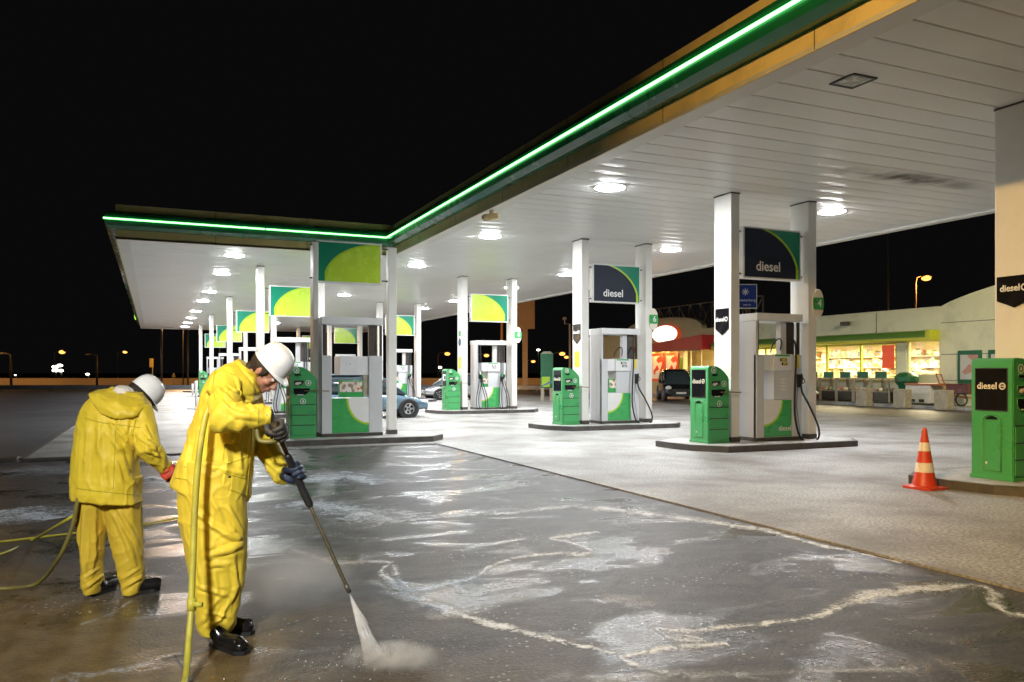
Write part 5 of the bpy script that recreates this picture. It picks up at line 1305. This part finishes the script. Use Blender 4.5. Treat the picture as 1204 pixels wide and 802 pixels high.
boot(w1, Vector((L1(266, 745, 4.9).x, 4.88 - 4.75, 0)), Vector((L1(294, 745, 4.82).x, 4.82 - 4.75, 0)), Vector((L1(264, 745, 4.9).x, 4.88 - 4.75, 0)))
drape(jk, [(264, 521), (290, 527), (291, 537), (266, 545), (262, 541), (264, 521)], .0035, 'pocket_flap', 'coat_yellow', Lf=L1)
drape(jk, [(212, 548), (232, 551), (262, 556), (288, 563)], .003, 'hem_seam', 'seam_ochre', Lf=L1)
drape(jk, [(206, 562), (232, 566), (262, 573), (290, 583)], .003, 'hem_seam', 'seam_ochre', Lf=L1)
drape(jk, [(303, 487), (304, 479), (304, 497)], .003, 'cuff_seam', 'seam_ochre', Lf=L1)
drape(jk, [(258, 428), (252, 440), (250, 455), (253, 470)], .003, 'armhole_seam', 'seam_ochre', Lf=L1)
drape(jk, [(246, 500), (244, 530), (241, 562)], .003, 'side_seam', 'seam_ochre', Lf=L1)
drape(jk, [(296, 503), (295, 530), (292, 560), (290, 584)], .0035, 'front_edge', 'seam_ochre', Lf=L1)
drape(jk, [(268, 560), (271, 561)], .006, 'snap', 'snap', Lf=L1)
# lance line
tip = L1(411, 697, 4.52); g1 = hn; axis1 = (hf - hn).normalized()
lance = empty('spray_lance', O1, 'long dark spray lance held in both hands by the nearer worker', 'spray lance', rz=-YAW)
la = L1(326, 507, 4.42); lb = hf; dirl = (lb - la).normalized(); le = tip
hand(la + dirl*.0, dirl, wr_n - la, wr_n + (la - wr_n)*.12, 'glove', 'glove_grey', w1, 1.22)
hand(hf, (tip - hf).normalized(), wr_f - hf, wr_f + (hf - wr_f)*.10, 'glove', 'glove_blue', w1, 1.22)
b = MB(); b.tube([la - dirl*.06, la + dirl*.10, lb - dirl*.14], [.017, .015, .012], 10); b.build('rear_tube', 'lance_metal', lance)
b = MB(); b.tube([lb - dirl*.15, lb - dirl*.13, lb - dirl*.02, lb + (tip - lb).normalized()*.20, lb + (tip - lb).normalized()*.22], [.014, .022, .024, .023, .013], 12); b.build('grip_sleeve', 'black_plastic', lance)
dt = (tip - lb).normalized(); ln = (tip - lb).length
b = MB(); pts = [lb + dt*.21 + dt*(ln - .21)*k/40 for k in range(41)]; b.tube(pts, [.0095 if k % 2 else .0125 for k in range(41)], 8); b.build('front_tube', 'lance_metal', lance)
b = MB(); b.tube([tip - dt*.05, tip - dt*.045, tip], [.010, .016, .012], 10); b.build('nozzle', 'dark_metal', lance)
b = MB(); b.tube(hose_pts(la + dirl*.06, la + Vector((-.02, -.02, -.055)), la + Vector((-.09, -.03, -.045)), L1(302, 499, 4.40)), .013, 8); b.build('trigger_guard', 'hose_olive', lance)
b = MB(); b.tube([la - dirl*.02 + Vector((-.01, 0, -.02)), la + Vector((-.045, 0, -.075))], [.010, .007], 8); b.build('trigger', 'black_plastic', lance)
# ---------------------------------------------------------------- worker 2
D2 = 5.70
O2 = cl((137 - 602)/F_PX*D2, D2, GZ)
w2 = empty('person', O2, 'worker in an ochre yellow hooded rain suit seen from behind, head bowed', 'person', 'workers in yellow rain suits', rz=-YAW)
def L2(px, py, d=D2):
    v = dp(px, py, d) - O2; return Vector((v.dot(RT), v.dot(FW), v.z))
HM2 = Matrix.Translation(L2(164, 468, 5.86)) @ Matrix.Rotation(R(38), 4, 'Z') @ Matrix.Rotation(R(52), 4, 'Y')
b = MB(); head_parts(b, HM2, .94); ch2 = L2(135, 505, 5.68); pv2 = L2(130, 572, 5.66)
limb(b, [(HM2 @ Vector((-.03, 0, -.03)), .06), (HM2 @ Vector((-.05, 0, -.11)), .06), (L2(150, 470, 5.74), .065), (ch2, .12), (L2(130, 540, 5.66), .09), (pv2, .06)])
s2, e2, h2 = L2(167, 488, 5.66), L2(174, 528, 5.60), L2(192, 547, 5.72)
s2l, e2l, h2l = L2(108, 488, 5.78), L2(112, 530, 5.95), L2(150, 560, 6.02)
for a_, e_, w_ in ((s2, e2, h2), (s2l, e2l, h2l)): limb(b, [(ch2*.6 + a_*.4, .06), (a_, .05), (e_, .04), (w_, .026)])
g2 = L2(200, 556, 5.76); limb(b, [(h2, .026), (g2, .015)])
for kx, ax_, dd in (((108, 640), (108, 690), 5.65), ((148, 640), (155, 690), 5.69)):
    limb(b, [(pv2, .04), (L2(kx[0] + (3 if kx[0] < 120 else -2), 600, dd + .01), .035), (L2(*kx, dd), .033), (L2(*ax_, dd), .03)])
blob(b, 'body', 'skin', w2, .008, 2)
face_details(w2, HM2, .94); hair_part(w2, HM2, .94); helmet_part(w2, HM2 @ Matrix.Translation((-.005, 0, .044)) @ Matrix.Rotation(R(-4), 4, 'Y'), .84)
b = MB(); b.ell(L2(146, 462, 5.74), (.075, .085, .05), Matrix.Rotation(R(20), 3, 'Y')); blob(b, 'towel', 'towel', w2, .008, 2, lambda p: (ridge((p.x, p.y, p.z), (20, 20, 20), 1) - .5)*.008)
def ring2(py_l, pl, py_r, pr, depth, dd=0., d=D2):
    a, c = L2(pl, py_l, d), L2(pr, py_r, d); ctr = (a + c)/2; ctr.y += dd; return (ctr, (c - a)/2, Vector((0, depth, 0)))
b = MB()
b.loft([ring2(456, 128, 462, 162, .08, .06), ring2(464, 110, 476, 174, .13, .03), ring2(480, 99, 490, 177, .165, .0), ring2(505, 96, 507, 172, .175, -.03), ring2(530, 93, 530, 163, .17, -.04), ring2(552, 91, 553, 163, .175, -.04),
        ring2(574, 89.5, 580, 165, .185, -.04), ring2(583, 89, 591, 167, .175, -.04)], n=28, ex=2.4)
limb(b, [(s2*.6 + ch2*.4, .09), (s2, .088), (s2*.5 + e2*.5, .083), (e2, .080), (e2*.5 + h2*.5, .070), (h2, .052), (h2 + (h2 - e2).normalized()*.02, .054)], 20)
limb(b, [(s2l*.6 + ch2*.4, .09), (s2l, .085), (e2l, .075), (h2l, .052)], 18)
F3 = [([(128, 494), (140, 530), (150, 558), (160, 572)], .016, .013), ([(130, 498), (156, 526)], .014, .011), ([(160, 484), (156, 510), (160, 538)], .014, .012), ([(168, 514), (180, 524), (188, 542)], .014, .010), ([(116, 490), (116, 535)], .010, .014),
      ([(136, 540), (144, 566)], .010, .012), ([(104, 500), (100, 560)], .012, .014), ([(170, 500), (178, 516)], .012, .009), ([(172, 530), (190, 538)], .012, .008), ([(122, 540), (126, 574)], .008, .012)]
j2 = blob(b, 'jacket', 'coat_ochre', w2, .0065, 6, folds=F3, Lf=L2, disp=cloth(9.1, [(e2, .13, .018, Vector((.5, 0, .86))), (L2(150, 515, 5.5), .16, .014, Vector((.8, 0, .6))), (L2(125, 560, 5.5), .15, .008, Vector((.2, 0, 1)))], .016, .9))
b = MB()
b.loft([(L2(143, 462, 5.70), Vector((.155, .02, -.03)), Vector((0, .10, .02))), (L2(138, 470, 5.62), Vector((.20, .0, -.05)), Vector((0, .085, .02))), (L2(134, 480, 5.56), Vector((.165, 0, -.05)), Vector((0, .055, .01))), (L2(130, 490, 5.53), Vector((.07, 0, -.02)), Vector((0, .03, 0)))], n=20)
blob(b, 'hood', 'coat_ochre', j2, .0085, 3, cloth(5.7, [(L2(130, 475, 5.5), .2, .016, Vector((.5, 0, .86)))], .012, 6))
drape(j2, [(100, 492), (120, 497), (145, 500), (165, 503)], .003, 'yoke_seam', 'seam_ochre', Lf=L2)
drape(j2, [(91, 574), (110, 577), (140, 580), (165, 583)], .003, 'hem_seam', 'seam_ochre', Lf=L2)
drape(j2, [(160, 492), (157, 505), (156, 518)], .003, 'armhole_seam', 'seam_ochre', Lf=L2)
drape(j2, [(136, 505), (135, 535), (133, 575)], .0025, 'back_seam', 'seam_ochre', Lf=L2)
b = MB()
def leg2(rows, d):
    rg = []
    for py, pl, pr, dep in rows: a, c = L2(pl, py, d), L2(pr, py, d); rg.append(((a + c)/2, (c - a)/2, Vector((0, dep, 0))))
    b.loft(rg, n=22, ex=2.2)
leg2([(560, 94, 146, .13), (585, 93, 128, .13), (620, 94, 123, .115), (660, 97, 118, .095), (685, 98, 120, .09), (697, 100, 118, .085)], 5.66)
leg2([(560, 112, 165, .13), (585, 121, 164, .13), (620, 128, 165, .115), (660, 138, 167, .095), (684, 143, 168, .09), (697, 146, 164, .085)], 5.70)
F4 = [([(138, 598), (163, 640)], .014, .011), ([(134, 606), (150, 640), (160, 668)], .014, .012), ([(144, 692), (167, 678)], .016, .010), ([(142, 682), (165, 668)], .010, .009), ([(99, 692), (121, 677)], .015, .010), ([(98, 600), (96, 650), (100, 680)], .012, .013),
      ([(112, 596), (112, 650), (108, 680)], .010, .013), ([(98, 680), (118, 668)], .010, .009)]
blob(b, 'trousers', 'trouser_ochre', w2, .0065, 5, folds=F4, Lf=L2, disp=cloth(11.4, [(L2(150, 680, 5.6), .12, .016, Vector((-.4, 0, .9))), (L2(110, 682, 5.6), .11, .014, Vector((.3, 0, .95))), (L2(148, 625, 5.58), .14, .009, Vector((-.5, 0, .86)))], .013, .9))
def gl2(px, d): v = cl((px - 602)/F_PX*d, d, GZ) - O2; return Vector((v.dot(RT), v.dot(FW), 0))
boot(w2, gl2(114, 5.68), gl2(132, 5.84), gl2(113, 5.67)); boot(w2, gl2(158, 5.70), gl2(184, 5.80), gl2(156, 5.69))
gun_a, gun_b = L2(190, 545, 5.80), L2(209, 577, 5.74)
hand(g2, (gun_b - gun_a), h2 - g2, h2 + (g2 - h2)*.1, 'glove', 'glove_red', w2, 1.15)
gun = empty('spray_gun', O2, 'short black spray gun in the red glove of the farther worker', 'spray gun', rz=-YAW)
da = (gun_b - gun_a).normalized(); b = MB(); b.tube([g2 - da*.08, g2 + da*.05, g2 + da*.19], [.015, .018, .014], 10); b.build('barrel', 'black_plastic', gun)
b = MB(); b.tube([g2 - da*.08, g2 - da*.06 + Vector((.03, .03, -.06))], .010, 8); b.build('trigger', 'black_plastic', gun)

# ================================================================== HOSES
def world_tube(pts, r, name, m, label, cat='hose', n=10):
    b = MB(); b.tube(hose_pts(*pts), r, n); return tag(b.build(name, m), label, cat)
t = empty('pressure_hose', (0, 0, 0), 'yellow pressure hose hanging from the nearer workers side to the floor', 'hose')
b = MB(); b.tube(hose_pts(dp(262, 480, 4.40), dp(247, 480, 4.42), dp(240, 497, 4.40), dp(233, 545, 4.36), dp(229, 600, 4.34), dp(227, 655, 4.30), dp(225, 706, 4.25)), .0175, 12); b.tube(hose_pts(dp(225, 716, 4.24), dp(222, 752, 4.17), dp(219, 790, 4.05), dp(216, 806, 3.97), gp(205, 840, 0), gp(170, 900, 0)), .0165, 12); b.build('hose_length', 'hose_yellow', t)
b = MB(); b.tube([dp(225.5, 703, 4.25), dp(225, 718, 4.24)], .024, 12); b.box(0, 0, 0, 0, 0, 0) if 0 else None; b.build('coupling', 'hose_yellow', t)
b = MB(); c_ = dp(228, 711, 4.23); b.tube([c_, c_ + RT*.045], .014, 8); b.build('lever', 'hose_yellow', t)
z_ = GZ + .013
world_tube([dp(96, 560, 5.52), dp(91, 590, 5.50), dp(84, 622, 5.52), dp(68, 658, 5.60), gp(42, 687, z_), gp(0, 692, z_), gp(-60, 690, z_)], .014, 'pressure_hose', 'hose_olive', 'olive hose curving down from behind the farther worker to the floor')
world_tube([gp(-60, 662, z_), gp(0, 652, z_), gp(40, 634, z_), dp(66, 619, 5.95), dp(92, 603, 5.75)], .012, 'pressure_hose', 'hose_yellow', 'thin yellow hose rising from the left edge to the farther workers legs')
world_tube([gp(-60, 643, z_), gp(0, 637, z_), gp(60, 630, z_), gp(110, 624, z_), gp(166, 617, z_), gp(215, 608, z_), gp(262, 598, z_)], .010, 'pressure_hose', 'hose_yellow', 'thin hose lying flat on the wet floor behind both workers')

# ================================================================== FOAM
FZ = GZ + .004
def foam(pts, label, m='foam', extra=.95):
    """pts: (px, py, half thickness in px)"""
    P = [Vector((a, b_, c)) for a, b_, c in pts]; sm = []
    Q = [P[0]] + P + [P[-1]]
    for i in range(1, len(Q) - 2):
        for k in range(6):
            t_ = k/6; a, b_, c, d = Q[i-1], Q[i], Q[i+1], Q[i+2]
            sm.append(.5*((2*b_) + (c - a)*t_ + (2*a - 5*b_ + 4*c - d)*t_*t_ + (3*b_ - a - 3*c + d)*t_**3))
    sm.append(Q[-2])
    G = [gp(q.x, q.y, FZ) for q in sm]
    b = MB(); uvs = []; rows = []
    uvl = b.bm.loops.layers.uv.new('UVMap')
    for i, g in enumerate(G):
        tn = (G[min(i+1, len(G)-1)] - G[max(i-1, 0)]); tn.z = 0; tn.normalize(); nn = Vector((-tn.y, tn.x, 0))
        d = (g.dot(FW)); pxm = d/F_PX; vm = d*d/(CAM_H*F_PX)      # metres per pixel across / in depth
        wd = sm[i].z*extra * math.sqrt((nn.dot(FW)*vm)**2 + (nn.dot(RT)*pxm)**2) + .012
        rows.append([g + nn*wd*k for k in (-1, -.5, 0, .5, 1)])
    V = [[b.bm.verts.new(p) for p in r] for r in rows]
    for i in range(len(V) - 1):
        for k in range(4):
            f = b.bm.faces.new((V[i][k], V[i][k+1], V[i+1][k+1], V[i+1][k]))
            for lp, (ii, kk) in zip(f.loops, ((i, k), (i, k+1), (i+1, k+1), (i+1, k))): lp[uvl].uv = (ii*.1, (kk - 2)/2)
    bmesh.ops.recalc_face_normals(b.bm, faces=b.bm.faces)
    o = b.build('soap_foam', m); return tag(o, label, 'foam', kind='stuff')
foam([(575, 692, 4), (540, 700, 0)] if 0 else [(462, 664, 5), (470, 682, 6), (482, 694, 6), (520, 688, 5), (560, 678, 5), (575, 666, 4), (610, 655, 3), (650, 651, 4), (672, 650, 5)], 'white foam streak running right from the lance tip')
foam([(655, 651, 4), (678, 652, 6), (695, 647, 5), (672, 638, 3), (648, 633, 4), (675, 629, 5), (703, 625, 3)], 'white foam curl at the right end of the middle streak')
foam([(340, 645, 3), (370, 655, 6), (400, 662, 7), (440, 660, 6), (458, 662, 5), (448, 672, 4), (462, 684, 7), (472, 694, 9)], 'white foam streak crossing behind the lance')
foam([(470, 696, 9), (510, 712, 9), (560, 728, 7), (620, 744, 7), (680, 758, 5), (722, 768, 4)], 'white foam streak running down to the right in the foreground')
foam([(480, 612, 3), (540, 606, 4), (600, 603, 4), (650, 597, 5), (700, 597, 7), (760, 604, 7), (830, 613, 7), (900, 624, 7), (960, 640, 6), (1010, 650, 4), (1060, 662, 2)], 'long pale foam line along the edge of the dry paving')
foam([(540, 578, 3), (570, 568, 4), (600, 558, 4), (625, 553, 3)], 'short faint foam streak near the paving edge', 'foam_thin', 2)
foam([(560, 584, 3), (610, 590, 4), (650, 594, 5), (700, 598, 5)], 'faint foam wisp joining the long line', 'foam_thin', 2)
foam([(772, 738, 4), (800, 742, 6), (850, 738, 4), (910, 732, 4), (962, 724, 4), (990, 712, 6), (1030, 700, 9), (1090, 692, 8), (1140, 688, 6)], 'white foam streak from centre to the right edge of the floor')
foam([(1140, 686, 6), (1165, 694, 8), (1172, 712, 8), (1190, 722, 7), (1230, 726, 6)], 'white foam patch at the right edge of the floor')
foam([(772, 740, 3), (795, 752, 4), (826, 752, 2), (800, 746, 2)], 'thin foam loop in the foreground')
foam([(856, 757, 4), (800, 760, 7), (740, 770, 4), (732, 774, 3), (760, 785, 7), (785, 790, 5)], 'white foam hook in the lower foreground')
foam([(700, 800, 6), (790, 793, 8), (880, 793, 5), (960, 789, 3), (1080, 786, 3)], 'foam line along the bottom of the picture', 'foam_thin', 2)
foam([(350, 566, 5), (390, 562, 8), (420, 562, 7), (440, 570, 3)], 'foam patch beyond the blue glove', 'foam', 1.8)
foam([(345, 590, 8), (390, 596, 10), (440, 606, 14), (478, 612, 16)], 'broad bright patch laid in for the floor reflection behind the lance', 'foam', 1.5)  # bright reflection on the wet floor imitated by a pale sheet
foam([(0, 600, 8), (40, 606, 12), (66, 610, 8)], 'bright patch laid in for the floor reflection at the left edge', 'foam', 1.6)  # wet sheen at the edge put in as white colour
foam([(0, 556, 6), (50, 552, 8), (92, 556, 5)], 'foam patch along the left kerb', 'foam_thin', 2.2)
foam([(160, 566, 4), (185, 562, 6), (203, 572, 5), (185, 580, 3)], 'foam swirl between the two workers', 'foam', 1.6)
foam([(95, 735, 3), (130, 722, 4), (155, 706, 3)], 'pale streak of suds in front of the farther worker', 'foam_thin', 1.8)
foam([(60, 800, 6), (130, 790, 5), (180, 780, 3)], 'suds at the bottom left of the floor', 'foam_thin', 2)
foam([(700, 700, 5), (740, 706, 8), (770, 712, 6)], 'faint suds patch right of the middle', 'foam_thin', 2.2)
foam([(320, 640, 2), (360, 632, 4), (405, 628, 3)], 'thin suds line beyond the mist', 'foam_thin', 2)
# saw cuts and cracks in the slab
b = MB()
def crack(pts, w_=.012):
    G = [gp(x, y, GZ + .0015) for x, y in pts]
    for a, c in zip(G, G[1:]):
        t_ = (c - a).normalized(); nn = Vector((-t_.y, t_.x, 0))*w_/2; b.bm.faces.new([b.bm.verts.new(v) for v in (a - nn, c - nn, c + nn, a + nn)])
crack([(190, 775), (240, 765), (300, 745), (365, 727)], .02); crack([(205, 770), (225, 800)], .015); crack([(365, 727), (330, 700), (500, 640)], .006)
crack([(700, 792), (900, 778), (1204, 752)], .01)
tag(b.build('floor_crack', 'dark_trim'), kind='structure')

# ================================================================== SPRAY AND MIST
def vol(name, col, dens, nscale, lo=.35, hi=.7, fall=True, aniso=.2):
    m = bpy.data.materials.new(name); m.use_nodes = True; n = m.node_tree.nodes; l = m.node_tree.links; n.remove(n['Principled BSDF'])
    v = n.new('ShaderNodeVolumePrincipled'); v.inputs['Color'].default_value = (*col, 1); v.inputs['Anisotropy'].default_value = aniso
    tc = n.new('ShaderNodeTexCoord'); ns = n.new('ShaderNodeTexNoise'); ns.inputs['Scale'].default_value = nscale; ns.inputs['Detail'].default_value = 4; l.new(tc.outputs['Object'], ns.inputs['Vector'])
    r = n.new('ShaderNodeMapRange'); r.inputs[1].default_value = lo; r.inputs[2].default_value = hi; r.inputs[4].default_value = dens; l.new(ns.outputs[0], r.inputs[0]); out = r.outputs[0]
    if fall:
        mp = n.new('ShaderNodeMapping'); mp.inputs['Location'].default_value = (-1, -1, -1); mp.inputs['Scale'].default_value = (2, 2, 2); l.new(tc.outputs['Generated'], mp.inputs[0])
        g = n.new('ShaderNodeTexGradient'); g.gradient_type = 'SPHERICAL'; l.new(mp.outputs[0], g.inputs[0]); mu = n.new('ShaderNodeMath'); mu.operation = 'MULTIPLY'; l.new(out, mu.inputs[0]); l.new(g.outputs[1], mu.inputs[1]); out = mu.outputs[0]
    l.new(out, v.inputs['Density']); l.new(v.outputs[0], n['Material Output'].inputs['Volume']); M[name] = m
vol('mist_volume', (1, 1, 1), 3.6, 3.5); vol('jet_volume', (1, 1, 1), 55, 14, .35, .65, False); vol('splash_volume', (1, 1, 1), 30, 9)
T1 = dp(411.5, 699, 4.50); T2 = gp(441, 776, GZ)
m = bpy.data.materials.new('water_streak'); m.use_nodes = True; bs = m.node_tree.nodes['Principled BSDF']; bs.inputs['Base Color'].default_value = (.9, .92, .95, 1); bs.inputs['Roughness'].default_value = .3; bs.inputs['Alpha'].default_value = .42; M['water_streak'] = m
m = bpy.data.materials.new('water_drop'); m.use_nodes = True; bs = m.node_tree.nodes['Principled BSDF']; bs.inputs['Base Color'].default_value = (.85, .87, .9, 1); bs.inputs['Roughness'].default_value = .15; bs.inputs['Alpha'].default_value = .7; M['water_drop'] = m
rnd = random.Random(5); b = MB(); ax = (T2 - T1).normalized(); sx = ax.cross(Vector((0, 1, 0))).normalized(); sy_ = ax.cross(sx)
for k in range(240):
    a = rnd.gauss(0, .020); c_ = rnd.gauss(0, .012); ed = T2 + sx*a + sy_*c_; ed.z = max(GZ + .004, ed.z)
    f0 = rnd.uniform(0, .55)**1.4; f1 = rnd.uniform(f0 + .2, 1.05)
    p0 = T1 + (ed - T1)*f0; p1 = T1 + (ed - T1)*min(f1, 1.)
    b.tube([p0, (p0 + p1)/2, p1], [.0012, .0018 + .0012*f1, .0016], 5)
tag(b.build('water_jet', 'water_streak'), 'white fan of pressurised water leaving the lance tip', 'water jet', kind='stuff')
b = MB()
for k in range(420):
    an = rnd.uniform(0, 2*math.pi); rr2 = abs(rnd.gauss(0, .17)); hz = abs(rnd.gauss(0, .045))*max(.1, 1 - rr2/.35)
    q = T2 + Vector((math.cos(an)*rr2*1.3, math.sin(an)*rr2*.8, 0)) + RT*.06; r_ = rnd.uniform(.0012, .0042)
    b.tube([q + Vector((0, 0, hz + .002)), q + Vector((0, 0, hz + .002 + r_*1.6))], [r_, r_*.6], 5)
tag(b.build('splash_drops', 'water_drop'), 'spray of droplets where the water jet strikes the floor', 'splash', kind='stuff')
b = MB(); pts = [T1 + (T2 - T1)*k/8 for k in range(9)]; b.tube(pts, [.006 + .050*(k/8)**1.0 for k in range(9)], 14)
tag(b.build('water_jet', 'jet_volume'), 'white spray cloud round the water jet below the lance tip', 'water jet', kind='stuff')
def puff(c, r, m, label, rot=0):
    b = MB(); b.ell((0, 0, 0), r, seg=24); o = b.build('spray_mist', m, None, c); o.rotation_euler = (0, 0, rot); return tag(o, label, 'mist', kind='stuff')
c = gp(325, 722, GZ); puff(c + Vector((0, 0, .22)), (.50, .55, .26), 'mist_volume', 'pale spray mist drifting above the floor beside the nearer worker', -YAW)
c = gp(350, 690, GZ); puff(c + Vector((0, 0, .12)), (.55, .5, .17), 'mist_volume', 'low spray mist behind the lance', -YAW)
c = gp(462, 784, GZ); puff(c + Vector((0, 0, .05)), (.28, .16, .09), 'splash_volume', 'splash of spray where the water jet hits the floor', -YAW)
